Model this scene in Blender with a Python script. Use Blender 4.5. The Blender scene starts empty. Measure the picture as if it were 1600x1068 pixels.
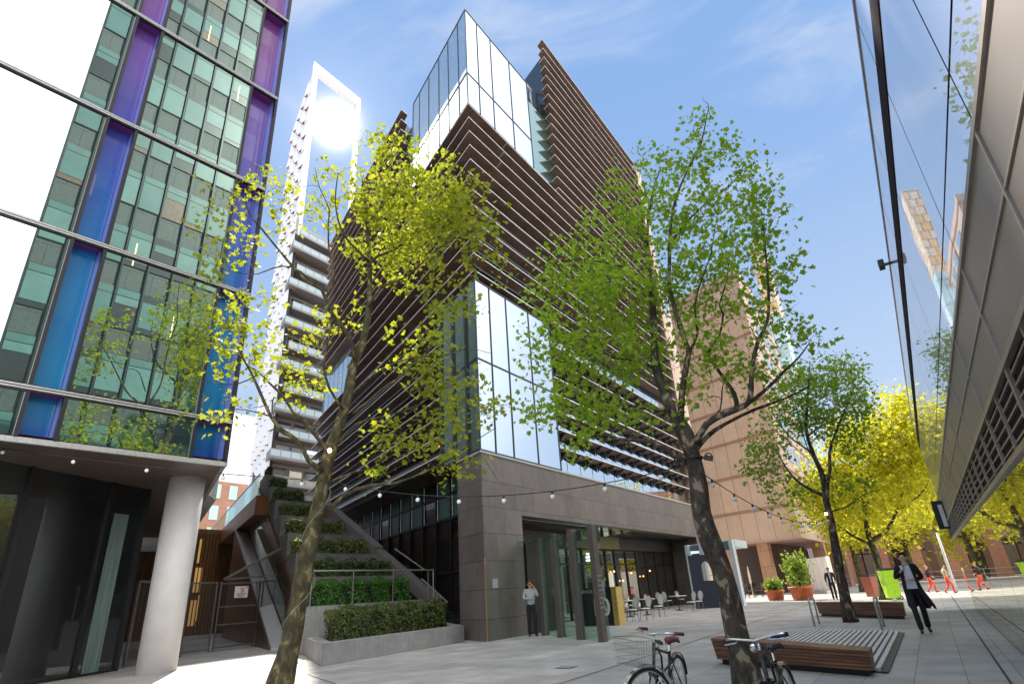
import bpy, math, random
import numpy as np
from mathutils import Vector, Matrix

random.seed(7)
RNG = np.random.default_rng(11)
SC = bpy.context.scene
COL = SC.collection

# ------------------------------------------------------------------ camera
EYE = 1.45                                   # eye height in metres
FPX, PITCH, ROLL = 897.3, math.radians(23.481), math.radians(-3.568)
_cp, _sp, _cr, _sr = math.cos(PITCH), math.sin(PITCH), math.cos(ROLL), math.sin(ROLL)
_right0, CF, _up0 = np.array([1., 0, 0]), np.array([0, _cp, _sp]), np.array([0, -_sp, _cp])
CR = _cr * _right0 + _sr * _up0
CU = -_sr * _right0 + _cr * _up0
O = np.array([0, 0, EYE])
cam_d = bpy.data.cameras.new('camera')
cam_d.sensor_width = 36.0
cam_d.lens = 36.0 * FPX / 1600.0
cam_d.clip_start, cam_d.clip_end = 0.05, 3000.0
cam = bpy.data.objects.new('camera', cam_d)
COL.objects.link(cam)
cam.matrix_world = Matrix(((CR[0], CU[0], -CF[0], 0), (CR[1], CU[1], -CF[1], 0), (CR[2], CU[2], -CF[2], EYE), (0, 0, 0, 1)))
SC.camera = cam

# ------------------------------------------------------------------ sky, sun, exposure
SUN_AZ, SUN_EL = -20.5, 43.3                 # degrees from +Y towards +X, above the horizon
SKY_STRENGTH, SUN_STRENGTH, EXPOSURE = 0.15, 4.2, 1.0
SKY_CAP, CLOUD_BANK = (0.95, 1.6, 2.85), (12.5, 12.3, 12.2)
world = bpy.data.worlds.new("World")
SC.world = world
world.use_nodes = True
wn, wl = world.node_tree.nodes, world.node_tree.links
bg = wn['Background']
sky = wn.new('ShaderNodeTexSky')
sky.sky_type = 'NISHITA'
sky.sun_disc = False
sky.sun_elevation, sky.sun_rotation = math.radians(SUN_EL), math.radians(SUN_AZ)
sky.air_density, sky.dust_density, sky.ozone_density = 1.0, 0.6, 2.0
tc = wn.new('ShaderNodeTexCoord')
def wmath(op, a, b=None, c=None, clamp=False):
    n = wn.new('ShaderNodeMath'); n.operation = op; n.use_clamp = clamp
    for i, x in enumerate((a, b, c)):
        if x is None: continue
        if isinstance(x, (int, float)): n.inputs[i].default_value = x
        else: wl.new(x, n.inputs[i])
    return n.outputs[0]
def wmix(fac, a, b):
    n = wn.new('ShaderNodeMix'); n.data_type = 'RGBA'
    if isinstance(fac, (int, float)): n.inputs['Factor'].default_value = fac
    else: wl.new(fac, n.inputs['Factor'])
    for k, x in (('A', a), ('B', b)):
        if isinstance(x, tuple): n.inputs[k].default_value = (*x, 1)
        else: wl.new(x, n.inputs[k])
    return n.outputs['Result']
def wdot(az, el):
    az, el = math.radians(az), math.radians(el)
    n = wn.new('ShaderNodeVectorMath'); n.operation = 'DOT_PRODUCT'
    n.inputs[1].default_value = (math.sin(az) * math.cos(el), math.cos(az) * math.cos(el), math.sin(el))
    wl.new(tc.outputs['Generated'], n.inputs[0]); return n.outputs['Value']
def wrange(v, a, b):
    n = wn.new('ShaderNodeMapRange'); n.interpolation_type = 'SMOOTHSTEP'
    n.inputs['From Min'].default_value, n.inputs['From Max'].default_value = a, b
    wl.new(v, n.inputs['Value']); return n.outputs[0]
def wnoise(scale, rot, sc_, detail, dist=0.6, rough=.58):
    m = wn.new('ShaderNodeMapping'); m.inputs['Scale'].default_value = sc_; m.inputs['Rotation'].default_value = rot
    n = wn.new('ShaderNodeTexNoise'); n.inputs['Scale'].default_value = scale; n.inputs['Detail'].default_value = detail
    n.inputs['Distortion'].default_value = dist; n.inputs['Roughness'].default_value = rough
    wl.new(tc.outputs['Generated'], m.inputs['Vector']); wl.new(m.outputs[0], n.inputs['Vector']); return n.outputs['Fac']
mn = wn.new('ShaderNodeVectorMath'); mn.operation = 'MINIMUM'; mn.inputs[1].default_value = SKY_CAP
hs = wn.new('ShaderNodeHueSaturation'); hs.inputs['Saturation'].default_value = 1.05
wl.new(sky.outputs[0], hs.inputs['Color']); wl.new(hs.outputs[0], mn.inputs[0])
sd_ = wmath('MAXIMUM', wdot(SUN_AZ, SUN_EL), 0.0)                                                # soft glow round the sun
gl = wmath('ADD', wmath('MULTIPLY', wmath('POWER', sd_, 2600.0), 9.0), wmath('MULTIPLY', wmath('POWER', sd_, 160.0), 0.75))
gx = wn.new('ShaderNodeVectorMath'); gx.operation = 'SCALE'; gx.inputs[0].default_value = (1.0, 0.90, 0.72); wl.new(gl, gx.inputs['Scale'])
ga_ = wn.new('ShaderNodeVectorMath'); ga_.operation = 'ADD'; wl.new(mn.outputs[0], ga_.inputs[0]); wl.new(gx.outputs[0], ga_.inputs[1])
col = ga_.outputs[0]
hz = wmath('SUBTRACT', 1.0, wrange(wdot(0, 90), .05, .75))                                     # paler towards the horizon
col = wmix(wmath('MULTIPLY', hz, .75), col, (2.3, 2.75, 3.3))
wisps = wmath('MULTIPLY', wrange(wnoise(1.5, (.2, .5, .5), (1.2, 2.6, 5.5), 10, .7), .47, .80), .55)  # thin high cloud
col = wmix(wisps, col, (3.0, 3.15, 3.4))
bank = wmath('MULTIPLY', wrange(wdot(140, 30), .22, .95), wmath('ADD', wmath('MULTIPLY', wnoise(2.2, (0, 0, 1), (1, 1, 1.6), 6), .9), .5))
col = wmix(wmath('MINIMUM', bank, 1.0), col, CLOUD_BANK)                                       # bright sunlit cloud bank opposite the sun
wl.new(col, bg.inputs['Color'])
bg.inputs['Strength'].default_value = SKY_STRENGTH

sun_d = bpy.data.lights.new('sun', 'SUN')
sun_d.energy, sun_d.angle, sun_d.color = SUN_STRENGTH, math.radians(0.6), (1.0, 0.93, 0.82)
sun = bpy.data.objects.new('sun', sun_d)
COL.objects.link(sun)
_a, _e = math.radians(SUN_AZ), math.radians(SUN_EL)
SUNV = Vector((math.sin(_a) * math.cos(_e), math.cos(_a) * math.cos(_e), math.sin(_e)))
sun.location = SUNV * 60
sun.rotation_euler = SUNV.to_track_quat('Z', 'Y').to_euler()

SC.view_settings.view_transform = 'Standard'
SC.view_settings.look = 'None'
SC.view_settings.exposure = EXPOSURE
SC.view_settings.gamma = 1.0
SC.view_settings.use_curve_mapping = False
SC.cycles.use_denoising = True
SC.cycles.max_bounces = 8
SC.cycles.transparent_max_bounces = 12
SC.cycles.sample_clamp_indirect = 4.0
SC.cycles.caustics_refractive = False

# ------------------------------------------------------------------ where things are
def dirv(a):
    a = math.radians(a)
    return np.array([math.sin(a), math.cos(a), 0.])
UD = dirv(32.85); ND = np.array([UD[1], -UD[0], 0.])      # along the street; across it towards the right
DL = dirv(-32.2); NL = np.array([DL[1], -DL[0], 0.])      # along the brown building's left flank
UB = dirv(38.8); NB = np.array([UB[1], -UB[0], 0.])       # along the blue-finned facade
UP = np.array([0, 0, 1.])
def ray(x, y):
    return (x - 800) / FPX * CR - (y - 534) / FPX * CU + CF
def gnd(x, y, z=0.):
    d = ray(x, y)
    return O + (z - EYE) / d[2] * d
def onp(x, y, P, n):
    d = ray(x, y)
    return O + ((np.array(P) - O) @ n) / (d @ n) * d
C0 = gnd(761.4, 1002)                                     # foot of the brown building's prow
_M = np.linalg.inv(np.array([UD[:2], DL[:2]]).T)
def sk(P):
    return _M @ (np.array(P) - C0)[:2]
def S(a, b, z=0.):                                        # a along the street, b along the flank
    return C0 + a * UD + b * DL + z * UP
def P2(s, n, z=0.):                                       # street frame from the camera's foot
    return s * UD + n * ND + z * UP
KB = gnd(352.7, 722.9, 5.3) * np.array([1, 1, 0])         # foot of the blue-finned facade's right edge
def FB(s, n=0., z=0.):
    return KB + s * UB + n * NB + z * UP

# ------------------------------------------------------------------ materials
def newmat(name):
    m = bpy.data.materials.new(name)
    m.use_nodes = True
    nt = m.node_tree
    return m, nt.nodes, nt.links, nt.nodes['Principled BSDF']
def setp(b, **k):
    for kk, v in k.items():
        b.inputs[kk.replace('_', ' ')].default_value = v
def c4(c):
    return (c[0], c[1], c[2], 1.0)
def plain(name, col, rough=0.6, metal=0.0, var=0.12, scale=6.0, bump=0.0, spec=0.5, emit=None, stretch=None):
    """a colour with gentle noise variation in tone and gloss"""
    m, n, l, b = newmat(name)
    t = n.new('ShaderNodeTexCoord'); ns = n.new('ShaderNodeTexNoise')
    mpg = n.new('ShaderNodeMapping')
    if stretch: mpg.inputs['Scale'].default_value = stretch
    l.new(t.outputs['Object'], mpg.inputs[0]); l.new(mpg.outputs[0], ns.inputs['Vector'])
    ns.inputs['Scale'].default_value = scale; ns.inputs['Detail'].default_value = 5
    rp = n.new('ShaderNodeValToRGB')
    e = rp.color_ramp.elements
    e[0].position, e[1].position = 0.3, 0.7
    e[0].color = c4([x * (1 - var) for x in col]); e[1].color = c4([min(1, x * (1 + var)) for x in col])
    l.new(ns.outputs['Fac'], rp.inputs[0]); l.new(rp.outputs[0], b.inputs['Base Color'])
    setp(b, Roughness=rough, Metallic=metal)
    b.inputs['Specular IOR Level'].default_value = spec
    if bump:
        bp = n.new('ShaderNodeBump'); bp.inputs['Strength'].default_value = bump; bp.inputs['Distance'].default_value = 0.02
        l.new(ns.outputs['Fac'], bp.inputs['Height']); l.new(bp.outputs[0], b.inputs['Normal'])
    if emit:
        b.inputs['Emission Color'].default_value = c4(emit[0]); b.inputs['Emission Strength'].default_value = emit[1]
    return m
def bricks(name, c1, c2, cm, bw, rh, mortar=0.008, rough=0.6, off=0.5, freq=2, bump=0.3, var=0.25, nscale=5.0, speck=0.0, rot=0.0, squash=1.0, shift=(0, 0, 0), gum=False):
    """stone, brick or paving laid in courses in the metric UV of the mesh"""
    m, n, l, b = newmat(name)
    t = n.new('ShaderNodeTexCoord'); mpg = n.new('ShaderNodeMapping')
    mpg.inputs['Rotation'].default_value = (0, 0, rot); mpg.inputs['Location'].default_value = shift
    l.new(t.outputs['UV'], mpg.inputs[0])
    bt = n.new('ShaderNodeTexBrick')
    bt.offset, bt.offset_frequency = off, freq
    bt.squash, bt.squash_frequency = squash, 3
    bt.inputs['Color1'].default_value, bt.inputs['Color2'].default_value, bt.inputs['Mortar'].default_value = c4(c1), c4(c2), c4(cm)
    bt.inputs['Scale'].default_value = 1.0
    bt.inputs['Mortar Size'].default_value = mortar; bt.inputs['Mortar Smooth'].default_value = 0.1
    bt.inputs['Brick Width'].default_value, bt.inputs['Row Height'].default_value = bw, rh
    bt.inputs['Bias'].default_value = 0.0
    l.new(mpg.outputs[0], bt.inputs['Vector'])
    ns = n.new('ShaderNodeTexNoise'); ns.inputs['Scale'].default_value = nscale; ns.inputs['Detail'].default_value = 8; ns.inputs['Roughness'].default_value = 0.65
    l.new(t.outputs['Object'], ns.inputs['Vector'])
    mr = n.new('ShaderNodeMapRange'); mr.inputs['From Min'].default_value, mr.inputs['From Max'].default_value = 0.3, 0.7
    mr.inputs['To Min'].default_value, mr.inputs['To Max'].default_value = 1 - var, 1 + var
    l.new(ns.outputs['Fac'], mr.inputs['Value'])
    mx = n.new('ShaderNodeMix'); mx.data_type = 'RGBA'; mx.blend_type = 'MULTIPLY'; mx.inputs['Factor'].default_value = 1.0
    l.new(bt.outputs['Color'], mx.inputs['A']); l.new(mr.outputs[0], mx.inputs['B'])
    out = mx.outputs['Result']
    if speck:
        n2 = n.new('ShaderNodeTexNoise'); n2.inputs['Scale'].default_value = 90; n2.inputs['Detail'].default_value = 2
        l.new(t.outputs['Object'], n2.inputs['Vector'])
        m2 = n.new('ShaderNodeMapRange'); m2.inputs['From Min'].default_value, m2.inputs['From Max'].default_value = 0.35, 0.65
        m2.inputs['To Min'].default_value, m2.inputs['To Max'].default_value = 1 - speck, 1 + speck
        l.new(n2.outputs['Fac'], m2.inputs['Value'])
        x2 = n.new('ShaderNodeMix'); x2.data_type = 'RGBA'; x2.blend_type = 'MULTIPLY'; x2.inputs['Factor'].default_value = 1.0
        l.new(out, x2.inputs['A']); l.new(m2.outputs[0], x2.inputs['B']); out = x2.outputs['Result']
    if gum:                                  # worn patches and trodden-in gum spots
        n3 = n.new('ShaderNodeTexNoise'); n3.inputs['Scale'].default_value = 0.30; n3.inputs['Detail'].default_value = 6; n3.inputs['Roughness'].default_value = 0.7
        l.new(t.outputs['Object'], n3.inputs['Vector'])
        m3 = n.new('ShaderNodeMapRange'); m3.inputs['From Min'].default_value, m3.inputs['From Max'].default_value = 0.35, 0.65
        m3.inputs['To Min'].default_value, m3.inputs['To Max'].default_value = 0.80, 1.14
        l.new(n3.outputs['Fac'], m3.inputs['Value'])
        vo = n.new('ShaderNodeTexVoronoi'); vo.inputs['Scale'].default_value = 1.7; l.new(t.outputs['Object'], vo.inputs['Vector'])
        m4 = n.new('ShaderNodeMapRange'); m4.inputs['From Min'].default_value, m4.inputs['From Max'].default_value = 0.035, 0.055
        m4.inputs['To Min'].default_value, m4.inputs['To Max'].default_value = 0.55, 1.0
        l.new(vo.outputs['Distance'], m4.inputs['Value'])
        mu = n.new('ShaderNodeMath'); mu.operation = 'MULTIPLY'; l.new(m3.outputs[0], mu.inputs[0]); l.new(m4.outputs[0], mu.inputs[1])
        x3 = n.new('ShaderNodeMix'); x3.data_type = 'RGBA'; x3.blend_type = 'MULTIPLY'; x3.inputs['Factor'].default_value = 1.0
        l.new(out, x3.inputs['A']); l.new(mu.outputs[0], x3.inputs['B']); out = x3.outputs['Result']
    l.new(out, b.inputs['Base Color'])
    setp(b, Roughness=rough)
    if bump:
        inv = n.new('ShaderNodeMath'); inv.operation = 'SUBTRACT'; inv.inputs[0].default_value = 1.0
        l.new(bt.outputs['Fac'], inv.inputs[1])
        bp = n.new('ShaderNodeBump'); bp.inputs['Strength'].default_value = bump; bp.inputs['Distance'].default_value = 0.01
        l.new(inv.outputs[0], bp.inputs['Height']); l.new(bp.outputs[0], b.inputs['Normal'])
    return m
def mirror(name, tint, dark, refl=0.8, rough=0.02, wave=0.0, wscale=0.6, fres=False):
    """coated glass: a tinted mirror over a dark body"""
    m, n, l, b = newmat(name)
    setp(b, Base_Color=c4(dark), Roughness=0.3)
    g = n.new('ShaderNodeBsdfGlossy'); g.inputs['Color'].default_value = c4(tint); g.inputs['Roughness'].default_value = rough
    mx = n.new('ShaderNodeMixShader'); mx.inputs[0].default_value = refl
    if fres:
        lw = n.new('ShaderNodeLayerWeight'); lw.inputs['Blend'].default_value = 0.35
        mr = n.new('ShaderNodeMapRange'); mr.inputs['To Min'].default_value = refl; mr.inputs['To Max'].default_value = 1.0
        l.new(lw.outputs['Fresnel'], mr.inputs['Value']); l.new(mr.outputs[0], mx.inputs[0])
    if wave:
        t = n.new('ShaderNodeTexCoord'); ns = n.new('ShaderNodeTexNoise'); ns.inputs['Scale'].default_value = wscale; ns.inputs['Detail'].default_value = 1
        l.new(t.outputs['Object'], ns.inputs['Vector'])
        bp = n.new('ShaderNodeBump'); bp.inputs['Strength'].default_value = wave; bp.inputs['Distance'].default_value = 0.05
        l.new(ns.outputs['Fac'], bp.inputs['Height']); l.new(bp.outputs[0], g.inputs['Normal'])
    l.new(b.outputs[0], mx.inputs[1]); l.new(g.outputs[0], mx.inputs[2])
    l.new(mx.outputs[0], n['Material Output'].inputs['Surface'])
    return m
def clear_glass(name, tint=(0.8, 0.95, 0.9), amount=0.75, rough=0.02):
    m, n, l, b = newmat(name)
    tr = n.new('ShaderNodeBsdfTransparent'); tr.inputs['Color'].default_value = c4(tint)
    g = n.new('ShaderNodeBsdfGlossy'); g.inputs['Roughness'].default_value = rough; g.inputs['Color'].default_value = (0.9, 0.95, 0.95, 1)
    lw = n.new('ShaderNodeLayerWeight'); lw.inputs['Blend'].default_value = 0.5
    fr = n.new('ShaderNodeMath'); fr.operation = 'POWER'; fr.inputs[1].default_value = 4.0; l.new(lw.outputs['Facing'], fr.inputs[0])
    ad = n.new('ShaderNodeMath'); ad.operation = 'MULTIPLY_ADD'; ad.inputs[1].default_value = 0.6; ad.inputs[2].default_value = (1 - amount) * .5; ad.use_clamp = True
    mx = n.new('ShaderNodeMixShader')
    l.new(fr.outputs[0], ad.inputs[0]); l.new(ad.outputs[0], mx.inputs[0]); l.new(tr.outputs[0], mx.inputs[1]); l.new(g.outputs[0], mx.inputs[2])
    l.new(mx.outputs[0], n['Material Output'].inputs['Surface'])
    return m
def leafmat(name, ca, cb, ta, tb, trans=0.5, rough=0.5):
    """leaf: every blade a little different, light passes through it"""
    m, n, l, b = newmat(name)
    ge = n.new('ShaderNodeNewGeometry')
    r1 = n.new('ShaderNodeMix'); r1.data_type = 'RGBA'; r1.inputs['A'].default_value = c4(ca); r1.inputs['B'].default_value = c4(cb)
    r2 = n.new('ShaderNodeMix'); r2.data_type = 'RGBA'; r2.inputs['A'].default_value = c4(ta); r2.inputs['B'].default_value = c4(tb)
    l.new(ge.outputs['Random Per Island'], r1.inputs['Factor']); l.new(ge.outputs['Random Per Island'], r2.inputs['Factor'])
    l.new(r1.outputs['Result'], b.inputs['Base Color']); setp(b, Roughness=rough)
    tl = n.new('ShaderNodeBsdfTranslucent'); l.new(r2.outputs['Result'], tl.inputs['Color'])
    mx = n.new('ShaderNodeMixShader'); mx.inputs[0].default_value = trans
    l.new(b.outputs[0], mx.inputs[1]); l.new(tl.outputs[0], mx.inputs[2]); l.new(mx.outputs[0], n['Material Output'].inputs['Surface'])
    return m
def barkmat(name, ca, cb, cc):
    m, n, l, b = newmat(name)
    t = n.new('ShaderNodeTexCoord')
    v = n.new('ShaderNodeTexNoise'); v.inputs['Scale'].default_value = 7.0; v.inputs['Detail'].default_value = 3; v.inputs['Distortion'].default_value = 0.6
    w = n.new('ShaderNodeTexNoise'); w.inputs['Scale'].default_value = 28.0; w.inputs['Detail'].default_value = 6
    mpg = n.new('ShaderNodeMapping'); mpg.inputs['Scale'].default_value = (1, 1, 0.6)
    l.new(t.outputs['Object'], mpg.inputs[0]); l.new(mpg.outputs[0], v.inputs['Vector']); l.new(t.outputs['Object'], w.inputs['Vector'])
    r = n.new('ShaderNodeValToRGB'); e = r.color_ramp.elements
    e[0].position, e[0].color = 0.42, c4(ca); e[1].position, e[1].color = 0.62, c4(cc)
    k = e.new(0.52); k.color = c4(cb)
    e2 = e.new(0.585); e2.color = c4(cb)
    l.new(v.outputs['Fac'], r.inputs[0])
    mx = n.new('ShaderNodeMix'); mx.data_type = 'RGBA'; mx.blend_type = 'MULTIPLY'; mx.inputs['Factor'].default_value = 0.7
    l.new(r.outputs[0], mx.inputs['A']); l.new(w.outputs['Color'], mx.inputs['B'])
    gm = n.new('ShaderNodeMix'); gm.data_type = 'RGBA'; gm.blend_type = 'ADD'; gm.inputs['Factor'].default_value = 0.35
    l.new(mx.outputs['Result'], gm.inputs['A']); l.new(r.outputs[0], gm.inputs['B'])
    l.new(gm.outputs['Result'], b.inputs['Base Color']); setp(b, Roughness=0.85)
    bp = n.new('ShaderNodeBump'); bp.inputs['Strength'].default_value = 0.5; bp.inputs['Distance'].default_value = 0.02
    l.new(w.outputs['Fac'], bp.inputs['Height']); l.new(bp.outputs[0], b.inputs['Normal'])
    return m
def glow(name, col, st):
    m, n, l, b = newmat(name)
    setp(b, Base_Color=c4(col), Roughness=0.4)
    b.inputs['Emission Color'].default_value = c4(col); b.inputs['Emission Strength'].default_value = st
    return m

# ------------------------------------------------------------------ mesh building
class MB:
    def __init__(self):
        self.v, self.f, self.m = [], [], []
    def add(self, vs, fs, mi=0):
        o = len(self.v)
        self.v += [tuple(map(float, p)) for p in vs]
        self.f += [tuple(o + i for i in f) for f in fs]
        self.m += [mi] * len(fs)
        return self
    def quad(self, a, b, c, d, mi=0):
        return self.add([a, b, c, d], [(0, 1, 2, 3)], mi)
    def hexa(self, b4, t4, mi=0):
        """eight corners: the bottom four and the top four, same order"""
        return self.add(list(b4) + list(t4), [(3, 2, 1, 0), (4, 5, 6, 7), (0, 1, 5, 4), (1, 2, 6, 5), (2, 3, 7, 6), (3, 0, 4, 7)], mi)
    def prism(self, pts, z0, z1, mi=0, top=None):
        n = len(pts)
        vs = [(p[0], p[1], z0) for p in pts] + [(p[0], p[1], z1) for p in pts]
        fs = [tuple(range(n - 1, -1, -1)), tuple(range(n, 2 * n))] + [(i, (i + 1) % n, n + (i + 1) % n, n + i) for i in range(n)]
        self.add(vs, fs, mi)
        if top is not None: self.m[-len(fs) + 1] = top
        return self
    def box(self, o, ex, ey, ez, mi=0):
        """corner o and three edge vectors"""
        o, ex, ey, ez = map(np.asarray, (o, ex, ey, ez))
        b = [o, o + ex, o + ex + ey, o + ey]
        return self.hexa(b, [p + ez for p in b], mi)
    def cbox(self, c, sx, sy, sz, mi=0, rz=0.0):
        c = np.asarray(c, float); ca, sa = math.cos(rz), math.sin(rz)
        ex, ey, ez = np.array([ca, sa, 0]) * sx, np.array([-sa, ca, 0]) * sy, np.array([0, 0, sz])
        return self.box(c - ex / 2 - ey / 2 - ez / 2, ex, ey, ez, mi)
    def bar(self, a, b, w, h, up=(0, 0, 1), mi=0):
        """rectangular bar centred on the line a-b"""
        a, b, up = map(lambda q: np.asarray(q, float), (a, b, up))
        t = (b - a) / (np.linalg.norm(b - a) + 1e-9)
        if abs(t @ up) > 0.99: up = np.array([0, 1., 0])
        x = np.cross(t, up); x /= np.linalg.norm(x); y = np.cross(x, t)
        q = [-x * w / 2 - y * h / 2, x * w / 2 - y * h / 2, x * w / 2 + y * h / 2, -x * w / 2 + y * h / 2]
        return self.hexa([a + k for k in q], [b + k for k in q], mi)
    def tube(self, pts, r, n=6, mi=0, cap=True):
        pts = [np.asarray(p, float) for p in pts]
        k = len(pts)
        rr = list(r) if hasattr(r, '__len__') else [r] * k
        T = []
        for i in range(k):
            t = pts[min(i + 1, k - 1)] - pts[max(i - 1, 0)]
            T.append(t / (np.linalg.norm(t) + 1e-9))
        x = np.cross(T[0], [0, 0, 1.])
        if np.linalg.norm(x) < 1e-3: x = np.array([1., 0, 0])
        x /= np.linalg.norm(x)
        vs = []
        for i in range(k):
            x = x - T[i] * (x @ T[i]); x /= (np.linalg.norm(x) + 1e-9)
            y = np.cross(T[i], x)
            for j in range(n):
                a = 2 * math.pi * j / n
                vs.append(pts[i] + rr[i] * (math.cos(a) * x + math.sin(a) * y))
        fs = [(i * n + j, i * n + (j + 1) % n, (i + 1) * n + (j + 1) % n, (i + 1) * n + j) for i in range(k - 1) for j in range(n)]
        if cap:
            fs += [tuple(range(n - 1, -1, -1)), tuple((k - 1) * n + j for j in range(n))]
        return self.add(vs, fs, mi)
    def ring(self, c, ax, R, r, n=28, k=6, mi=0):
        """torus about the axis ax"""
        c, ax = np.asarray(c, float), np.asarray(ax, float); ax = ax / np.linalg.norm(ax)
        x = np.cross(ax, [0, 0, 1.])
        if np.linalg.norm(x) < 1e-3: x = np.array([1., 0, 0])
        x /= np.linalg.norm(x); y = np.cross(ax, x)
        vs, fs = [], []
        for i in range(n):
            a = 2 * math.pi * i / n; d = math.cos(a) * x + math.sin(a) * y
            for j in range(k):
                p = 2 * math.pi * j / k
                vs.append(c + d * (R + r * math.cos(p)) + ax * r * math.sin(p))
        for i in range(n):
            for j in range(k):
                fs.append((i * k + j, ((i + 1) % n) * k + j, ((i + 1) % n) * k + (j + 1) % k, i * k + (j + 1) % k))
        return self.add(vs, fs, mi)
    def lathe(self, c, prof, n=16, mi=0, sx=1.0, sy=1.0):
        """profile of (radius, z) about a vertical axis"""
        c = np.asarray(c, float); vs, fs = [], []
        for (r, z) in prof:
            for j in range(n):
                a = 2 * math.pi * j / n
                vs.append(c + np.array([r * sx * math.cos(a), r * sy * math.sin(a), z]))
        k = len(prof)
        fs = [(i * n + j, i * n + (j + 1) % n, (i + 1) * n + (j + 1) % n, (i + 1) * n + j) for i in range(k - 1) for j in range(n)]
        fs += [tuple(range(n - 1, -1, -1)), tuple((k - 1) * n + j for j in range(n))]
        return self.add(vs, fs, mi)
    def ball(self, c, r, n=10, k=7, mi=0, sz=1.0):
        pr = [(max(1e-4, r * math.sin(math.pi * i / k)), -r * sz * math.cos(math.pi * i / k)) for i in range(k + 1)]
        return self.lathe(c, pr, n, mi)
    def build(self, name, mats, parent=None, smooth=False, bevel=0.0):
        if not isinstance(mats, (list, tuple)): mats = [mats]
        V = np.array(self.v, float).reshape(-1, 3)
        off = np.zeros(3)
        if parent is not None:
            p = parent
            while p is not None:
                off += np.array(p.location); p = p.parent
        me = bpy.data.meshes.new(name)
        me.from_pydata((V - off).tolist(), [], self.f)
        for mt in mats: me.materials.append(mt)
        if len(mats) > 1:
            me.polygons.foreach_set('material_index', self.m)
        uvl = me.uv_layers.new(name='UVMap')
        nl = len(me.loops)
        lv = np.empty(nl, int); me.loops.foreach_get('vertex_index', lv)
        npl = len(me.polygons)
        nrm = np.empty(npl * 3); me.polygons.foreach_get('normal', nrm); nrm = nrm.reshape(-1, 3)
        tot = np.empty(npl, int); me.polygons.foreach_get('loop_total', tot)
        ln = np.repeat(nrm, tot, axis=0)
        P = V[lv]
        flat = np.abs(ln[:, 2]) > 0.7
        tx = np.stack([-ln[:, 1], ln[:, 0]], 1); tx /= (np.linalg.norm(tx, axis=1, keepdims=True) + 1e-9)
        u = np.where(flat, P @ UD, (P[:, :2] * tx).sum(1)); w = np.where(flat, P @ ND, P[:, 2])
        uvl.data.foreach_set('uv', np.stack([u, w], 1).ravel())
        if smooth: me.polygons.foreach_set('use_smooth', [True] * npl)
        me.update()
        o = bpy.data.objects.new(name, me)
        COL.objects.link(o)
        if parent is not None: o.parent = parent
        if bevel:
            md = o.modifiers.new('bevel', 'BEVEL'); md.width = bevel; md.segments = 2; md.limit_method = 'ANGLE'
        return o

def thing(name, label, cat, loc=(0, 0, 0), group=None):
    o = bpy.data.objects.new(name, None)
    o.empty_display_size = 0.2
    o.location = tuple(map(float, loc)); COL.objects.link(o)
    return tag(o, label, cat, group)
def tag(o, label, cat, group=None):
    o['label'] = label; o['category'] = cat
    if group: o['group'] = group
    return o
def struct(o):
    o['kind'] = 'structure'; return o
def stuff(o):
    o['kind'] = 'stuff'; return o
def copy_tree(o, parent=None):
    c = o.copy(); COL.objects.link(c)
    if parent is not None: c.parent = parent
    for ch in list(o.children): copy_tree(ch, c)
    return c
def place(o, loc, rz=0.0, label=None, scale=None):
    o.location = tuple(map(float, loc)); o.rotation_euler = (0, 0, rz)
    if scale: o.scale = (scale,) * 3
    if label: o['label'] = label
    return o
def bez(a, b, sag, n=12):
    """hanging line from a to b"""
    a, b = np.asarray(a, float), np.asarray(b, float)
    return [a + (b - a) * t - np.array([0, 0, sag * 4 * t * (1 - t)]) for t in np.linspace(0, 1, n)]
def text_mesh(name, txt, size, mat, parent, origin, xdir, updir, depth=0.01, align='CENTER', bold=0.0):
    """raised lettering laid on a face: origin, reading direction and up direction"""
    cu = bpy.data.curves.new(name, 'FONT'); cu.body = txt; cu.size = size; cu.extrude = depth; cu.align_x = align; cu.offset = bold
    t = bpy.data.objects.new(name, cu); COL.objects.link(t)
    dg = bpy.context.evaluated_depsgraph_get(); me = bpy.data.meshes.new_from_object(t.evaluated_get(dg))
    bpy.data.objects.remove(t)
    x = np.asarray(xdir, float); x /= np.linalg.norm(x); y = np.asarray(updir, float); y /= np.linalg.norm(y); z = np.cross(x, y)
    off = np.zeros(3); p = parent
    while p is not None:
        off += np.array(p.location); p = p.parent
    oo = np.asarray(origin, float) - off
    for v in me.vertices:
        v.co = Vector(oo + v.co[0] * x + v.co[1] * y + v.co[2] * z)
    me.materials.clear(); me.materials.append(mat)
    o = bpy.data.objects.new(name, me); COL.objects.link(o)
    if parent is not None: o.parent = parent
    return o
# ------------------------------------------------------------------ shared materials
M_PAVE = bricks('granite_paving', (0.46, 0.435, 0.405), (0.36, 0.342, 0.32), (0.17, 0.16, 0.15), 0.95, 0.62, 0.006, 0.62, 0.5, 2, 0.15, 0.18, 1.1, 0.10, gum=True)
M_STONE = bricks('brown_grey_stone', (0.150, 0.126, 0.113), (0.118, 0.098, 0.089), (0.028, 0.024, 0.022), 1.35, 0.93, 0.010, 0.55, 0.43, 2, 0.3, 0.16, 2.2, 0.06, shift=(0.35, 0.28, 0))
M_COPING = plain('pale_coping', (0.42, 0.39, 0.36), 0.5, var=0.1)
M_TAN = bricks('tan_stone', (0.52, 0.31, 0.20), (0.46, 0.27, 0.17), (0.17, 0.10, 0.07), 1.55, 1.30, 0.014, 0.6, 0.5, 2, 0.3, 0.10, 1.5, 0.04, shift=(0.2, 0.35, 0))
M_TANBAND = plain('tan_band', (0.33, 0.20, 0.13), 0.6, var=0.1)
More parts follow.
